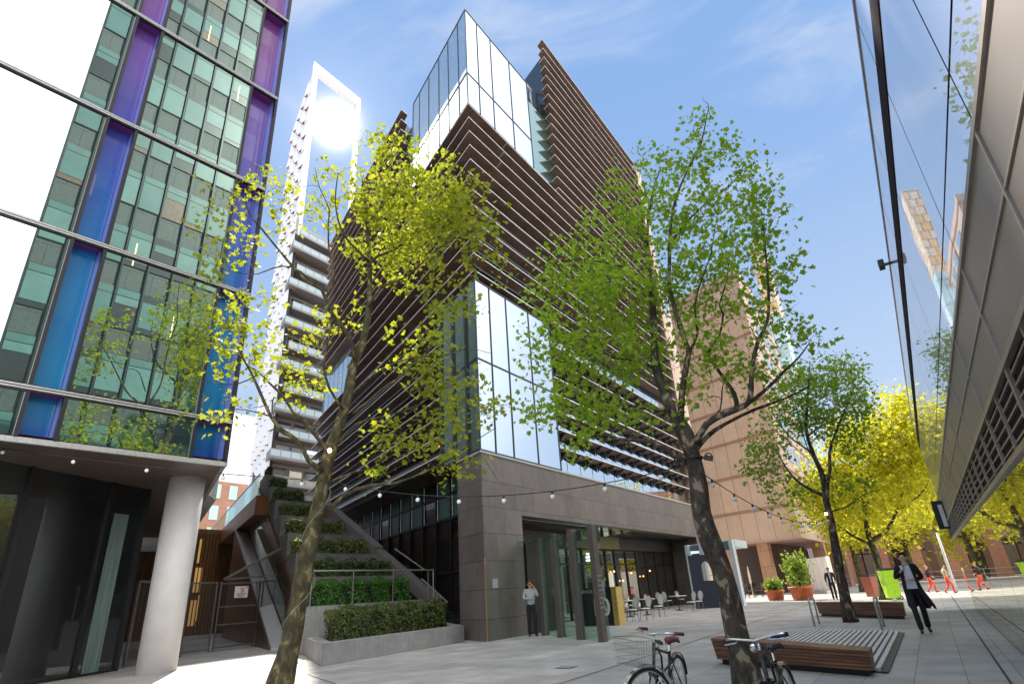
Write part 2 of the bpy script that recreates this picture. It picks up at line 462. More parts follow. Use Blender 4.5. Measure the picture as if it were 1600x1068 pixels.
M_GRANITE = bricks('planter_granite', (0.30, 0.295, 0.29), (0.25, 0.247, 0.244), (0.11, 0.11, 0.11), 1.1, 1.6, 0.005, 0.6, 0.5, 2, 0.2, 0.2, 3.0, 0.22)
M_SLAT = plain('brown_louvre_metal', (0.235, 0.155, 0.122), 0.5, 0.25, var=0.25, scale=1.2)
M_EDGE = plain('white_louvre_edge', (0.70, 0.68, 0.67), 0.35, var=0.06)
M_DARK = plain('dark_metal', (0.025, 0.023, 0.024), 0.4, 0.4, var=0.2)
M_DARKWALL = mirror('dark_glazed_wall', (0.35, 0.40, 0.40), (0.010, 0.010, 0.011), 0.16, 0.03)
M_SKYGLASS = mirror('silver_blue_glass', (0.90, 0.96, 1.0), (0.10, 0.14, 0.16), 0.88, 0.01, 0.03, 0.35)
M_PALEGLASS = mirror('pale_blue_glass', (0.75, 0.86, 0.92), (0.22, 0.30, 0.34), 0.55, 0.02, 0.03, 0.4)
M_GREENGLASS = mirror('green_glass', (0.55, 0.72, 0.64), (0.04, 0.085, 0.07), 0.55, 0.02)
M_TEALPANE = plain('teal_blind', (0.06, 0.17, 0.155), 0.4, var=0.08, scale=2)
M_MULLION = plain('mullion', (0.045, 0.05, 0.055), 0.35, 0.5, var=0.1)
M_DIM = plain('dim_interior', (0.02, 0.018, 0.016), 0.8, var=0.4, scale=0.8)
M_STEEL = plain('brushed_steel', (0.42, 0.41, 0.40), 0.42, 0.5, var=0.15, scale=14)
M_ROOF = plain('roof_felt', (0.2, 0.2, 0.2), 0.8)
M_WHITE = plain('white_render', (0.80, 0.80, 0.79), 0.6, var=0.04)
M_BLACK = plain('black_paint', (0.012, 0.012, 0.014), 0.4, var=0.2)
M_CLEAR = clear_glass('clear_glass')
M_GREENCLEAR = clear_glass('green_tinted_glass', (0.62, 0.82, 0.74), 0.8)
M_PORTALGLASS = clear_glass('portal_glass', (0.74, 0.86, 0.82), 0.955)
M_GRANITE_SHADE = bricks('granite_in_shade', (0.175, 0.17, 0.165), (0.145, 0.14, 0.137), (0.07, 0.07, 0.07), 1.1, 1.6, 0.005, 0.6, 0.5, 2, 0.2, 0.25, 3.0, 0.22)  # same planter granite, overhang shade on the upper walls put into its colour

# ------------------------------------------------------------------ ground
g = MB()
g.quad((-500, -150, 0), (600, -150, 0), (600, 800, 0), (-500, 800, 0))
struct(g.build('paving_ground', M_PAVE))
M_ROAD = plain('pale_asphalt', (0.30, 0.29, 0.28), 0.85, var=0.12, scale=1.5)
r = MB()
for (a0, a1, z) in ((47.5, 60.0, 0.006),):
    r.quad(S(a0, -60, z), S(a1, -60, z), S(a1, 14, z), S(a0, 14, z))
struct(r.build('side_road', M_ROAD))
M_LINE = plain('drain_slot', (0.022, 0.022, 0.022), 0.7)
dl_ = MB()
for (p, q, w) in ((S(-16, -7.8), S(46, -7.8), 0.035), (S(-7.2, -0.4), S(-7.2, -16), 0.03), (P2(-2, 0.45), P2(40, 0.45), 0.03)):
    t = (q - p) / np.linalg.norm(q - p); x = np.array([t[1], -t[0], 0]) * w / 2
    dl_.quad(p - x + UP * 0.004, q - x + UP * 0.004, q + x + UP * 0.004, p + x + UP * 0.004)
struct(dl_.build('drain_channel', M_LINE))
pc = gnd(885, 1042)
cv = MB()
for k, (w, z, mi) in enumerate(((0.36, 0.005, 1), (0.30, 0.009, 0))):
    a, b = UD * w / 2, ND * w / 2
    cv.quad(pc - a - b + UP * z, pc + a - b + UP * z, pc + a + b + UP * z, pc - a + b + UP * z, mi)
tag(cv.build('drain_cover', [M_GRANITE, M_LINE]), 'small square drain cover set in the grey paving near the bicycle', 'drain cover')

# ------------------------------------------------------------------ brown louvred office building
bld = thing('office_building', 'brown louvred office building with a sharp glass prow on a grey stone base', 'building', S(0, 0))
LA = 25.2
# stone base
b = MB()
b.prism([S(0, 0), S(2.55, 0), S(2.55, 1.2), S(0.9, 2.0), S(0, 2.0)][::-1], 0, 4.19)
b.prism([S(0, 0), S(LA, 0), S(LA, 0.75), S(0.9, 0.75), S(0.9, 2.0), S(0, 2.0)][::-1], 4.19, 6.30)
b.prism([S(24.3, 0), S(LA, 0), S(LA, 2.4), S(24.3, 2.4)][::-1], 0, 4.19)
b.build('stone_base', M_STONE, bld)
b = MB()
b.prism([S(-0.04, -0.04), S(LA, -0.04), S(LA, 0.8), S(0.95, 0.8), S(0.95, 2.05), S(-0.04, 2.05)][::-1], 6.30, 6.37)
b.build('coping', M_COPING, bld)
b = MB()
b.prism([S(2.55, 0.78), S(LA - .9, 0.78), S(LA - .9, 2.9), S(2.55, 2.9)][::-1], 4.05, 4.19)
b.build('porch_soffit', M_DARK, bld)
b = MB(); b.tube([S(-0.02, -0.05, 0.0), S(-0.02, -0.05, 2.62)], 0.028, 8)
b.build('corner_guard', plain('brass_guard', (0.55, 0.36, 0.16), 0.3, 0.9), bld)
# shop front in the porch
SB = 2.55
M_SHOP = mirror('shop_glass', (0.85, 0.88, 0.85), (0.018, 0.014, 0.011), 0.62, 0.012)
xs = [2.6, 4.2, 5.8, 7.4, 9.0, 10.6, 12.0, 13.4, 14.6, 16.2, 17.8, 19.4, 21.0, 22.6, 24.3]
for i in range(len(xs) - 1):
    q = MB(); q.quad(S(xs[i + 1], SB, 0.05), S(xs[i], SB, 0.05), S(xs[i], SB, 3.35), S(xs[i + 1], SB, 3.35))
    q.build('shop_window', M_DIM if i in (1, 2) else M_SHOP, bld)
q = MB()
for x in xs: q.box(S(x - 0.04, SB - 0.08), UD * 0.08, DL * 0.12, UP * 3.35)
for z in (2.55, 3.30): q.box(S(2.6, SB - 0.07, z), UD * 21.7, DL * 0.1, UP * 0.07)
q.build('shop_window_frame', M_DARK, bld)
q = MB(); q.box(S(8.6, SB - 0.35, 3.38), UD * 6.4, DL * 0.25, UP * 0.66)
q.build('fascia_panel', plain('olive_panel', (0.20, 0.19, 0.10), 0.45, 0.3), bld)
M_FASC = plain('dark_fascia', (0.05, 0.045, 0.042), 0.5)
for (u_, l_) in ((15.0, 9.3), (2.6, 6.0)):
    q = MB(); q.box(S(u_, SB - 0.2, 3.38), UD * l_, DL * 0.15, UP * 0.66); q.build('upper_fascia', M_FASC, bld)
q = MB(); q.prism([S(2.6, SB + .1), S(24.3, SB + .1), S(24.3, 9), S(2.6, 9)][::-1], 0.02, 4.0)
q.build('shop_interior', M_DIM, bld)
q = MB()
for i in range(11):
    for j in range(3):
        if (i * 7 + j * 3) % 5 != 1: q.cbox(S(11.3 + i * 0.1, SB - 0.10, 2.78 + j * 0.16), 0.075, 0.02, 0.11, 0, math.radians(90 - 32.85))
q.build('lit_letters', glow('lit_letter', (1.0, 0.93, 0.85), 1.6), bld)
q = MB()
for (a_, z_, r_) in ((12.3, 1.9, .05), (14.2, 2.2, .05), (15.3, 1.7, .045), (16.6, 2.1, .05), (18.4, 1.9, .045), (19.6, 2.2, .05)):
    q.ball(S(a_, SB - 0.12, z_), r_)
q.build('wall_lamps', glow('amber_lamp', (1.0, 0.42, 0.12), 2.2), bld)

# core volumes
core = MB()
core.prism([S(.68, .68), S(LA, .68), S(LA, 24), S(4, 28.3), S(.68, 28.3)][::-1], 6.9, 24.0)
core.prism([S(.68, .68), S(LA, .68), S(LA, 24), S(4, 28.3), S(.68, 28.3)][::-1], 24.0, 30.2)
core.prism([S(9.65, .68), S(LA, .68), S(LA, 24), S(9.65, 24)][::-1], 30.2, 36.8)
core.prism([S(.68, 10.2), S(9.5, 10.2), S(9.5, 27), S(.68, 28.3)][::-1], 30.2, 31.7)
core.build('core_wall', M_DARKWALL, bld)
def pane(nm, pts, mat, par): return MB().quad(*pts).build(nm, mat, par)
GR = [0.0, 1.02, 2.29, 4.18, 6.12]
GLF = [0.0, 0.95, 2.2, 3.45, 4.9, 6.35, 7.4]
m = MB()
def mull(p, z0, z1, w=0.06, d=0.05): m.prism([p - UD * w / 2 - DL * w / 2, p + UD * w / 2 - DL * w / 2, p + UD * w / 2 + DL * w / 2, p - UD * w / 2 + DL * w / 2][::-1], z0, z1)
for (z0, z1, z2) in ((6.40, 10.1, 13.72),):
    for i in range(4):
        for (u, v) in ((z0, z1), (z1, z2)):
            pane('glass_pane', (S(GR[i], 0, u), S(GR[i + 1], 0, u), S(GR[i + 1], 0, v), S(GR[i], 0, v)), M_SKYGLASS, bld)
    for i in range(3):
        for (u, v) in ((z0, z1), (z1, z2)):
            pane('glass_pane', (S(0, GLF[i + 1], u), S(0, GLF[i], u), S(0, GLF[i], v), S(0, GLF[i + 1], v)), M_GREENGLASS, bld)
    for x in GR: mull(S(x, 0), z0, z2)
    for x in GLF[1:4]: mull(S(0, x), z0, z2, 0.16)
    for z in (z0, z1, z2):
        m.bar(S(0, 0, z), S(GR[-1], 0, z), 0.05, 0.07); m.bar(S(0, 0, z), S(0, GLF[3], z), 0.05, 0.10)
m.build('glazing_bars', M_MULLION, bld); m = MB()
U0, U1, U2 = 23.74, 25.76, 30.4
for i in range(4):
    for (u, v) in ((U0, U1), (U1, U2)):
        pane('glass_pane', (S(GR[i], 0, u), S(GR[i + 1], 0, u), S(GR[i + 1], 0, v), S(GR[i], 0, v)), M_SKYGLASS, bld)
for i in range(6):
    for (u, v) in ((U0, U1), (U1, U2)):
        pane('glass_pane', (S(0, GLF[i + 1], u), S(0, GLF[i], u), S(0, GLF[i], v), S(0, GLF[i + 1], v)), M_PALEGLASS, bld)
for x in GR: mull(S(x, 0), U0, U2)
for x in GLF[1:]: mull(S(0, x), U0, U2)
for z in (U1, U2):
    m.bar(S(0, 0, z), S(GR[-1], 0, z), 0.05, 0.07); m.bar(S(0, 0, z), S(0, GLF[-1], z), 0.05, 0.07)
m.build('glazing_bars', M_MULLION, bld)
q = MB(); q.prism([S(0.05, 0.05), S(GR[-1], 0.05), S(GR[-1], .9), S(.9, .9), S(.9, GLF[-1]), S(0.05, GLF[-1])][::-1], U2 - 0.1, U2 - 0.02)
q.build('prow_roof', M_ROOF, bld)
pane('recess_glass', (S(GR[-1], .64, 24), S(9.6, .64, 24), S(9.6, .64, 30.2), S(GR[-1], .64, 30.2)), M_GREENGLASS, bld)
pane('recess_glass', (S(.64, 10.2, 24), S(.64, 7.4, 24), S(.64, 7.4, 30.2), S(.64, 10.2, 30.2)), M_GREENGLASS, bld)
# inner glazing behind the lower louvres, mirrors the street
for i in range(14):
    a0 = 6.2 + i * 1.36
    pane('inner_window', (S(a0, .645, 6.4), S(a0 + 1.30, .645, 6.4), S(a0 + 1.30, .645, 13.6), S(a0, .645, 13.6)), M_SKYGLASS, bld)
# louvres: horizontal plates with pale front edges
sl = MB()
D = 0.62
def plate(z, p0, p1, p2, p3, ends=True):
    b4 = [p + UP * z for p in (p0, p1, p2, p3)]
    t = 0.05
    vs = b4 + [p + UP * t for p in b4]
    sl.add(vs, [(3, 2, 1, 0)], 0); sl.add(vs, [(4, 5, 6, 7)], 0); sl.add(vs, [(0, 1, 5, 4)], 1)
    sl.add(vs, [(1, 2, 6, 5), (2, 3, 7, 6)], 0); sl.add(vs, [(3, 0, 4, 7)], 1 if ends else 0)
def right_row(z, a0, corner=False):
    plate(z, S(a0, 0), S(LA + .3, 0), S(LA + .3, D), S(D if corner else a0, D), not corner)
def left_row(z, b0, b1, corner=False):
    if corner: plate(z, S(0, b1), S(0, 0), S(D, D), S(D, b1), False)
    else: plate(z, S(0, b1), S(0, b0), S(D, b0), S(D, b1), False)
    if not corner:   # the pale end of the plate
        sl.add([S(0, b0 - .004, z), S(D, b0 - .004, z), S(D, b0 - .004, z + .065), S(0, b0 - .004, z + .05)], [(0, 1, 2, 3)], 1)
for k in range(12):
    z = 23.62 - 0.862 * k
    right_row(z, 0, True)
    left_row(z, 0, 28.3 if z > 19.0 else (19.5 if z > 15.2 else 28.8), True)
for k in range(16): right_row(24.15 + 0.865 * k, 9.0)
for k in range(10): left_row(24.15 + 0.865 * k, 9.6, 28.3)
for k in range(7):
    z = 7.45 + 0.875 * k
    right_row(z, 6.2)
for k in range(8): left_row(6.95 + 0.862 * k, 3.55, 28.8)
sl.build('louvre_slats', [M_SLAT, M_EDGE], bld)
for k in range(7):
    z = 7.45 + 0.875 * k
    for i in range(14):
        p = S(6.9 + i * 1.32, 0); x = UD * 0.05
        vs = [p + DL * 0.06 + UP * (z - .004), p + DL * D + UP * (z - .004), p + DL * D + UP * (z - .42)]
        br = MB(); br.add(vs + [v + x for v in vs], [(0, 1, 2), (5, 4, 3), (0, 3, 4, 1), (1, 4, 5, 2), (2, 5, 3, 0)])
        br.build('louvre_bracket', M_DARK, bld)
jn = MB()                                   # short pale splices in the top plates
for k, a_ in ((0, 3.35), (1, 3.0), (2, 2.7)):
    z = 23.62 - 0.862 * k - 0.004
    jn.quad(S(a_, 0.02, z), S(a_ + .05, 0.02, z), S(a_ + .05, 0.7, z), S(a_, 0.7, z))
jn.build('louvre_splices', M_EDGE, bld)
# roof plant in the notch
q = MB()
q.prism([S(6.6, 2.2), S(9.2, 2.2), S(9.2, 6), S(6.6, 6)][::-1], 30.2, 33.6)
q.build('roof_plant_room', M_DARKWALL, bld)
q = MB()
for (a_, b_) in ((6.55, 2.15), (7.9, 2.15), (8.5, 2.15), (9.25, 2.15), (6.55, 6.0)):
    q.box(S(a_, b_, 30.2), UD * 0.14, DL * 0.14, UP * 4.4)
q.bar(S(6.5, 2.2, 34.6), S(9.4, 2.2, 34.6), .2, .25); q.bar(S(6.6, 2.2, 34.6), S(6.6, 6, 34.6), .2, .25)
q.build('roof_plant_frame', M_WHITE, bld)
# far end of the long flank, pale stone
q = MB(); q.prism([S(LA + .32, -0.05), S(LA + 1.5, -0.05), S(LA + 1.5, 10), S(LA + .32, 10)][::-1], 0, 36.9)
q.build('end_wall', bricks('end_stone', (0.62, 0.45, 0.34), (0.55, 0.40, 0.30), (0.25, 0.17, 0.12), 1.2, 1.73, 0.02, 0.6), bld)
# recessed glazed wall of the left flank at ground level
LW = 2.6
gx = [1.2 + 1.75 * i for i in range(16)]
for i in range(15):
    pane('flank_window', (S(LW, gx[i + 1], 0), S(LW, gx[i], 0), S(LW, gx[i], 4.85), S(LW, gx[i + 1], 4.85)), M_DARKWALL, bld)
    pane('flank_blind', (S(LW - .01, gx[i + 1] - .1, 5.0), S(LW - .01, gx[i] + .1, 5.0), S(LW - .01, gx[i] + .1, 6.9), S(LW - .01, gx[i + 1] - .1, 6.9)), M_TEALPANE if i not in (4, 8, 11) else M_DARKWALL, bld)
q = MB()
for x in gx: q.box(S(LW - .12, x - .06), UD * .12, DL * .12, UP * 6.9)
for z in (2.4, 4.85, 6.0): q.box(S(LW - .1, 1.2, z), UD * .1, DL * 26, UP * .13)
q.build('flank_window_frame', M_DARK, bld)
q = MB(); q.prism([S(0.95, 2.05), S(LW + .2, 0.9), S(LW + .2, 27.5), S(0.95, 27.5)][::-1], 6.86, 6.9)
q.build('flank_soffit', plain('timber_soffit', (0.08, 0.045, 0.028), 0.5, var=0.3, scale=3), bld)
for i in range(6):
    pane('setback_window', (S(.62, 27.5 - i * 1.3, 15.6), S(.62, 26.3 - i * 1.3, 15.6), S(.62, 26.3 - i * 1.3, 19.0), S(.62, 27.5 - i * 1.3, 19.0)), M_PALEGLASS, bld)
q = MB()
for (b_, z_) in ((2.2, 6.95), (3.4, 6.95)): q.box(S(0.3, b_, 7.5), UD * .03, DL * 1.0, UP * .09)
q.build('lit_timber_beam', glow('lit_timber', (0.85, 0.33, 0.08), 0.55), bld)  # glow put into the timber's material, no lamp there

# ------------------------------------------------------------------ blue finned building at the left
fin = thing('glass_building', 'glass office block with violet and blue recessed fins standing on a round white column', 'building', FB(0))
M_FACADE = mirror('green_mirror_glass', (0.56, 0.68, 0.66), (0.03, 0.07, 0.065), 0.80, 0.008, 0.015, 0.25)
ZL = [5.32, 6.49, 10.72, 14.93, 19.2, 23.45, 27.7, 31.95]
q = MB()
q.prism([FB(0, -0.45), FB(-30, -0.45), FB(-30, -20), KB + DL * 20][::-1], 5.36, 32.0)
q.build('block_wall', plain('backing_grey', (0.05, 0.05, 0.055), 0.6), fin)  # even dark grey behind the panes and fins
q = MB()
q.prism([FB(0, 0), FB(-30, 0), FB(-30, -20), KB + DL * 20][::-1], 5.24, 5.31)
q.build('soffit', plain('soffit_panel', (0.16, 0.12, 0.10), 0.35, 0.3, var=0.1, scale=1), fin)
q = MB(); q.box(FB(-30, 0.02, 5.20), UB * 30.05, -NB * 0.12, UP * 0.13); q.box(KB + UP * 5.20 + NL * 0.02, DL * 20, -NL * 0.12, UP * 0.13)
q.build('soffit_edge', M_STEEL, fin)
bays, fins = [(-4.0, -1.02), (-7.84, -4.82), (-11.7, -8.66), (-15.5, -12.5)], [(-1.0, 0.0), (-4.8, -4.02), (-8.64, -7.86), (-12.48, -11.72)]
for k in range(7):
    z0, z1 = ZL[k] + .04, ZL[k + 1] - .04
    for (s0, s1) in bays:
        pane('glass_pane', (FB(s0, -.02, z0), FB(s1, -.02, z0), FB(s1, -.02, z1), FB(s0, -.02, z1)), M_FACADE, fin)
def finmat():
    m_, n, l, b_ = newmat('violet_blue_fin')
    t = n.new('ShaderNodeTexCoord'); sx = n.new('ShaderNodeSeparateXYZ'); l.new(t.outputs['UV'], sx.inputs[0])
    mr = n.new('ShaderNodeMapRange'); mr.inputs['From Min'].default_value, mr.inputs['From Max'].default_value = 5.3, 24.0
    l.new(sx.outputs['Y'], mr.inputs['Value'])
    ns = n.new('ShaderNodeTexNoise'); ns.inputs['Scale'].default_value = 0.5; l.new(t.outputs['UV'], ns.inputs['Vector'])
    ad = n.new('ShaderNodeMath'); ad.operation = 'MULTIPLY_ADD'; ad.inputs[1].default_value = 0.2; ad.inputs[2].default_value = -0.1
    l.new(ns.outputs['Fac'], ad.inputs[0])
    a2 = n.new('ShaderNodeMath'); a2.operation = 'ADD'; l.new(mr.outputs[0], a2.inputs[0]); l.new(ad.outputs[0], a2.inputs[1])
    r_ = n.new('ShaderNodeValToRGB'); e = r_.color_ramp.elements
    e[0].position, e[0].color = 0.0, (0.012, 0.07, 0.34, 1); e[1].position, e[1].color = 0.95, (0.24, 0.07, 0.28, 1)
    for p_, c_ in ((0.09, (0.006, 0.19, 0.42, 1)), (0.27, (0.008, 0.16, 0.44, 1)), (0.40, (0.03, 0.09, 0.44, 1)), (0.56, (0.10, 0.08, 0.40, 1)), (0.74, (0.20, 0.09, 0.40, 1))):
        k_ = e.new(p_); k_.color = c_
    l.new(a2.outputs[0], r_.inputs[0])
    vo = n.new('ShaderNodeTexVoronoi'); vo.inputs['Scale'].default_value = 16.0; vo.inputs['Randomness'].default_value = 0.0
    l.new(t.outputs['UV'], vo.inputs['Vector'])
    m3 = n.new('ShaderNodeMapRange'); m3.inputs['From Min'].default_value, m3.inputs['From Max'].default_value = 0.25, 0.35
    m3.inputs['To Min'].default_value, m3.inputs['To Max'].default_value = 1.12, 0.9
    l.new(vo.outputs['Distance'], m3.inputs['Value'])
    mx = n.new('ShaderNodeMix'); mx.data_type = 'RGBA'; mx.blend_type = 'MULTIPLY'; mx.inputs['Factor'].default_value = 1.0
    l.new(r_.outputs[0], mx.inputs['A']); l.new(m3.outputs[0], mx.inputs['B']); l.new(mx.outputs['Result'], b_.inputs['Base Color'])
    setp(b_, Roughness=0.22, Metallic=0.2); b_.inputs['Coat Weight'].default_value = 1.0; b_.inputs['Coat Roughness'].default_value = 0.03
    return m_
M_FIN = finmat()
M_REVEAL = plain('lilac_reveal', (0.14, 0.20, 0.55), 0.3, 0.2, var=0.08)
M_REVEALDARK = plain('magenta_reveal', (0.22, 0.05, 0.24), 0.3, 0.2, var=0.08)
for (s0, s1) in fins:
    for k in range(7):
        z0, z1 = ZL[k] + .08, ZL[k + 1] - .08
        d = 0.40
        q = MB()
        q.quad(FB(s0 + .07, -d, z0), FB(s1 - .10, -d, z0), FB(s1 - .10, -d, z1), FB(s0 + .07, -d, z1), 0)
        q.quad(FB(s1 - .09, -d, z0), FB(s1 - .05, -.03, z0), FB(s1 - .05, -.03, z1), FB(s1 - .09, -d, z1), 1)
        q.quad(FB(s0 + .05, -.03, z0), FB(s0 + .08, -d, z0), FB(s0 + .08, -d, z1), FB(s0 + .05, -.03, z1), 2)
        q.quad(FB(s0 + .05, -.03, z0), FB(s1 - .05, -.03, z0), FB(s1 - .05, -d, z0), FB(s0 + .05, -d, z0), 2)
        q.quad(FB(s0 + .05, -d, z1), FB(s1 - .05, -d, z1), FB(s1 - .05, -.03, z1), FB(s0 + .05, -.03, z1), 2)
        q.build('coloured_fin', [M_FIN, M_REVEAL, M_REVEALDARK], fin)
q = MB()
for (s0, s1) in fins:
    q.box(FB(s0 - .03, 0.03, 5.32), UB * .09, -NB * .30, UP * 26.6); q.box(FB(s1 - .06, 0.03, 5.32), UB * .09, -NB * .30, UP * 26.6)
q.build('fin_frame', plain('fin_frame_dark', (0.018, 0.016, 0.022), 0.4, 0.3), fin)
q = MB()
for z in ZL[1:]: q.box(FB(-30, 0.06, z - .05), UB * 30, -NB * .1, UP * .04); q.box(FB(-30, 0.06, z + .015), UB * 30, -NB * .1, UP * .04)
q.build('floor_rails', M_STEEL, fin)
q = MB()
for z in ZL[1:]: q.box(FB(-30, 0.03, z - .09), UB * 30, -NB * .1, UP * .17)
q.build('floor_joints', M_DARK, fin)
q = MB(); cc = np.array([-10.30, 17.78, 0]); q.lathe(cc, [(0.50, 0.0), (0.50, 5.25)], 40)
q.build('column', plain('white_column', (0.62, 0.61, 0.60), 0.45, var=0.05, scale=3), fin, smooth=True)
q = MB()                                   # rear wing, white panels
q.prism([S(-9.35, 9), S(-9.0, 10), S(-9.0, 40), S(-18, 40), S(-18, 9)][::-1], 5.3, 46)
q.build('rear_wing', bricks('white_panel', (0.8, 0.8, 0.8), (0.74, 0.75, 0.76), (0.4, 0.4, 0.4), 1.5, 3.6, 0.02, 0.4), fin)
G1, G2 = np.array([-12.70, 16.61, 0]), np.array([-12.26, 19.1, 0])
gd = (G2 - G1) / np.linalg.norm(G2 - G1)
M_LOBBY = mirror('lobby_glass', (0.70, 0.75, 0.78), (0.008, 0.008, 0.010), 0.09, 0.01, 0.01, 0.3)
gs = [-9.0, -7.0, -5.0, -3.2, -1.56, 1.05, 2.45]
for i in range(len(gs) - 1):
    pane('lobby_glass', (G1 + gd * gs[i] + UP * .05, G1 + gd * gs[i + 1] + UP * .05, G1 + gd * gs[i + 1] + UP * 5.24, G1 + gd * gs[i] + UP * 5.24), M_LOBBY, fin)
e0 = G1 + gd * 2.45
pane('lobby_glass', (e0 + UP * .05, e0 + DL * 14 + UP * .05, e0 + DL * 14 + UP * 5.24, e0 + UP * 5.24), M_LOBBY, fin)
q = MB(); gn = np.array([gd[1], -gd[0], 0])
for s_ in gs: q.box(G1 + gd * (s_ - .05) + gn * .08, gd * .11, -gn * .2, UP * 5.24)
q.box(G1 + gd * -9 + gn * .05, gd * 11.5, -gn * .1, UP * .06)
q.build('lobby_frame', M_BLACK, fin)
q = MB(); q.box(G1 + gd * 1.30 + gn * .02 + UP * .06, gd * .55, -gn * .01, UP * 4.3)
q.build('lobby_curtain', plain('grey_green_drape', (0.13, 0.19, 0.18), 0.7, var=0.3, scale=4, stretch=(6, 6, 0.2)), fin)

# ------------------------------------------------------------------ low mirror-clad pavilion at the right
pav = thing('mirrored_pavilion', 'low pavilion clad in mirror glass and bronze panels along the right edge', 'building', P2(3, .88))
NW = 0.88
SE = 27.5
M_PANEL = plain('bronze_panel', (0.235, 0.20, 0.19), 0.38, 0.35, var=0.10, scale=1.2)
M_MIRR = mirror('street_mirror', (0.92, 0.95, 0.98), (0.62, 0.60, 0.68), 0.66, 0.004, 0.05, 0.8)
M_MIRRLOW = mirror('low_mirror', (0.88, 0.88, 0.82), (0.05, 0.05, 0.05), 0.85, 0.006, 0.03, 0.9)
js = [-2.21 + 1.95 * i for i in range(16)]
js = [x for x in js if x < SE - .5] + [SE]
def wp(s, z, off=0.): return P2(s, NW - off, z)
for i in range(len(js) - 1):
    s0, s1 = js[i] + .012, js[i + 1] - .012
    pane('mirror_pane', (wp(s1, 3.74), wp(s0, 3.74), wp(s0, 4.13), wp(s1, 4.13)), M_MIRR, pav)
    pane('mirror_pane', (wp(s1, 4.16), wp(s0, 4.16), wp(s0, 5.66), wp(s1, 5.66)), M_MIRR, pav)
    pane('mirror_pane', (wp(s1, 6.0), wp(s0, 6.0), wp(s0, 6.66), wp(s1, 6.66)), M_MIRR, pav)
    pane('bronze_panel', (wp(s1, 3.30), wp(s0, 3.30), wp(s0, 3.69), wp(s1, 3.69)), M_PANEL, pav)
    pane('bronze_panel', (wp(s1, 2.84), wp(s0, 2.84), wp(s0, 3.275), wp(s1, 3.275)), M_PANEL, pav)
    pane('ground_mirror', (wp(s1, 0.03), wp(s0, 0.03), wp(s0, 2.26), wp(s1, 2.26)), M_MIRRLOW, pav)
q = MB(); q.prism([P2(-2.3, NW + .03), P2(SE, NW + .03), P2(SE, 3.1), P2(-2.3, 3.1)], 0.0, 6.6)
q.build('pavilion_body', plain('pavilion_dark_grey', (0.03, 0.03, 0.032), 0.6), pav)  # dark grey body that shows through the pane joints
q = MB()
q.box(wp(-2.3, 3.69, .02), UD * (SE + 2.3), ND * .05, UP * .045)
q.box(wp(-2.3, 2.79, .03), UD * (SE + 2.3), ND * .06, UP * .05); q.box(wp(-2.3, 2.26, .03), UD * (SE + 2.3), ND * .06, UP * .05)
q.box(wp(-2.3, 6.66, .012), UD * (SE + 2.3), ND * .3, UP * .05); q.box(wp(-2.3, 3.278, .012), UD * (SE + 2.3), ND * .05, UP * .02)
for s_ in js: q.box(wp(s_ - .018, 2.3, .015), UD * .036, ND * .05, UP * 1.42)
q.build('pavilion_trim', plain('bronze_trim', (0.34, 0.30, 0.27), 0.35, 0.6), pav)
q = MB(); q.box(wp(-2.3, 5.68, .008), UD * (SE + 2.3), ND * .04, UP * .30)
q.box(wp(-2.3, 2.31, -.015), UD * (SE + 2.3), ND * .02, UP * .48)
q.build('dark_band', plain('dark_band', (0.022, 0.015, 0.020), 0.85, 0.0, spec=0.1), pav)
q = MB()
for i in range(5): q.box(wp(-2.3, 2.36 + .09 * i, .005), UD * (SE + 2.3), ND * .03, UP * .016)
for i in range(31): q.box(wp(-2.3 + .975 * i, 2.31, .02), UD * .035, ND * .03, UP * .48)
q.build('louvre_band', plain('louvre_bronze', (0.30, 0.26, 0.23), 0.35, 0.6), pav)
fl = thing('flood_light', 'small flood light on a bracket at the mirrored pavilion roof edge', 'lamp', wp(11.3, 6.4, .1))
q = MB(); q.bar(wp(11.3, 6.45, 0), wp(11.3, 6.45, .13), .04, .04); q.build('arm', M_DARK, fl)
q = MB(); q.box(wp(11.2, 6.40, .12), UD * .2, -ND * .09, UP * .13); q.build('lamp_head', M_DARK, fl)
ar = thing('wall_sign', 'dark projecting sign box with pale face on the far end of the pavilion', 'sign', wp(24.6, 3.0, .05))
q = MB(); q.box(wp(24.6, 2.55, .0), UD * .12, -ND * .32, UP * .9); q.build('sign_box', M_BLACK, ar)
q = MB(); q.box(wp(24.58, 2.62, .04), -UD * .015, -ND * .12, UP * .7); q.build('sign_face', M_WHITE, ar)

# ------------------------------------------------------------------ office block behind the viewer, seen in the reflections
blk = thing('reflected_office_block', 'teal windowed office block seen only as a reflection in the glass facade', 'building', P2(4, 4.2))
R0, R1 = P2(3.8, 3.75), P2(18.0, 5.05)
rd = (R1 - R0) / np.linalg.norm(R1 - R0); rn = np.array([rd[1], -rd[0], 0])
RL = np.linalg.norm(R1 - R0)
q = MB(); OC = O - 2 * ((O - KB) @ NB) * NB; ev = (R0 - OC) * [1, 1, 0]; ev /= np.linalg.norm(ev)
q.prism([R0 + rn * .3, R1 + rn * .3, R1 + rn * 14, R0 + rn * .3 + rd * .6 + ev * 14], 0, 58)
q.build('block_wall', bricks('grey_spandrel', (0.055, 0.085, 0.080), (0.065, 0.075, 0.07), (0.03, 0.03, 0.03), 1.36, 4.2, 0.03, 0.5), blk)
M_BLIND = plain('blind_teal', (0.075, 0.19, 0.175), 0.4, var=0.12, scale=1.0)
M_BLIND2 = plain('blind_teal_pale', (0.12, 0.25, 0.23), 0.4, var=0.12, scale=1.0)
M_RDARK = plain('window_dark', (0.03, 0.032, 0.036), 0.3, var=0.2); M_BRONZEW = plain('window_bronze', (0.16, 0.075, 0.04), 0.4, var=0.4)
w_ = RL / 10
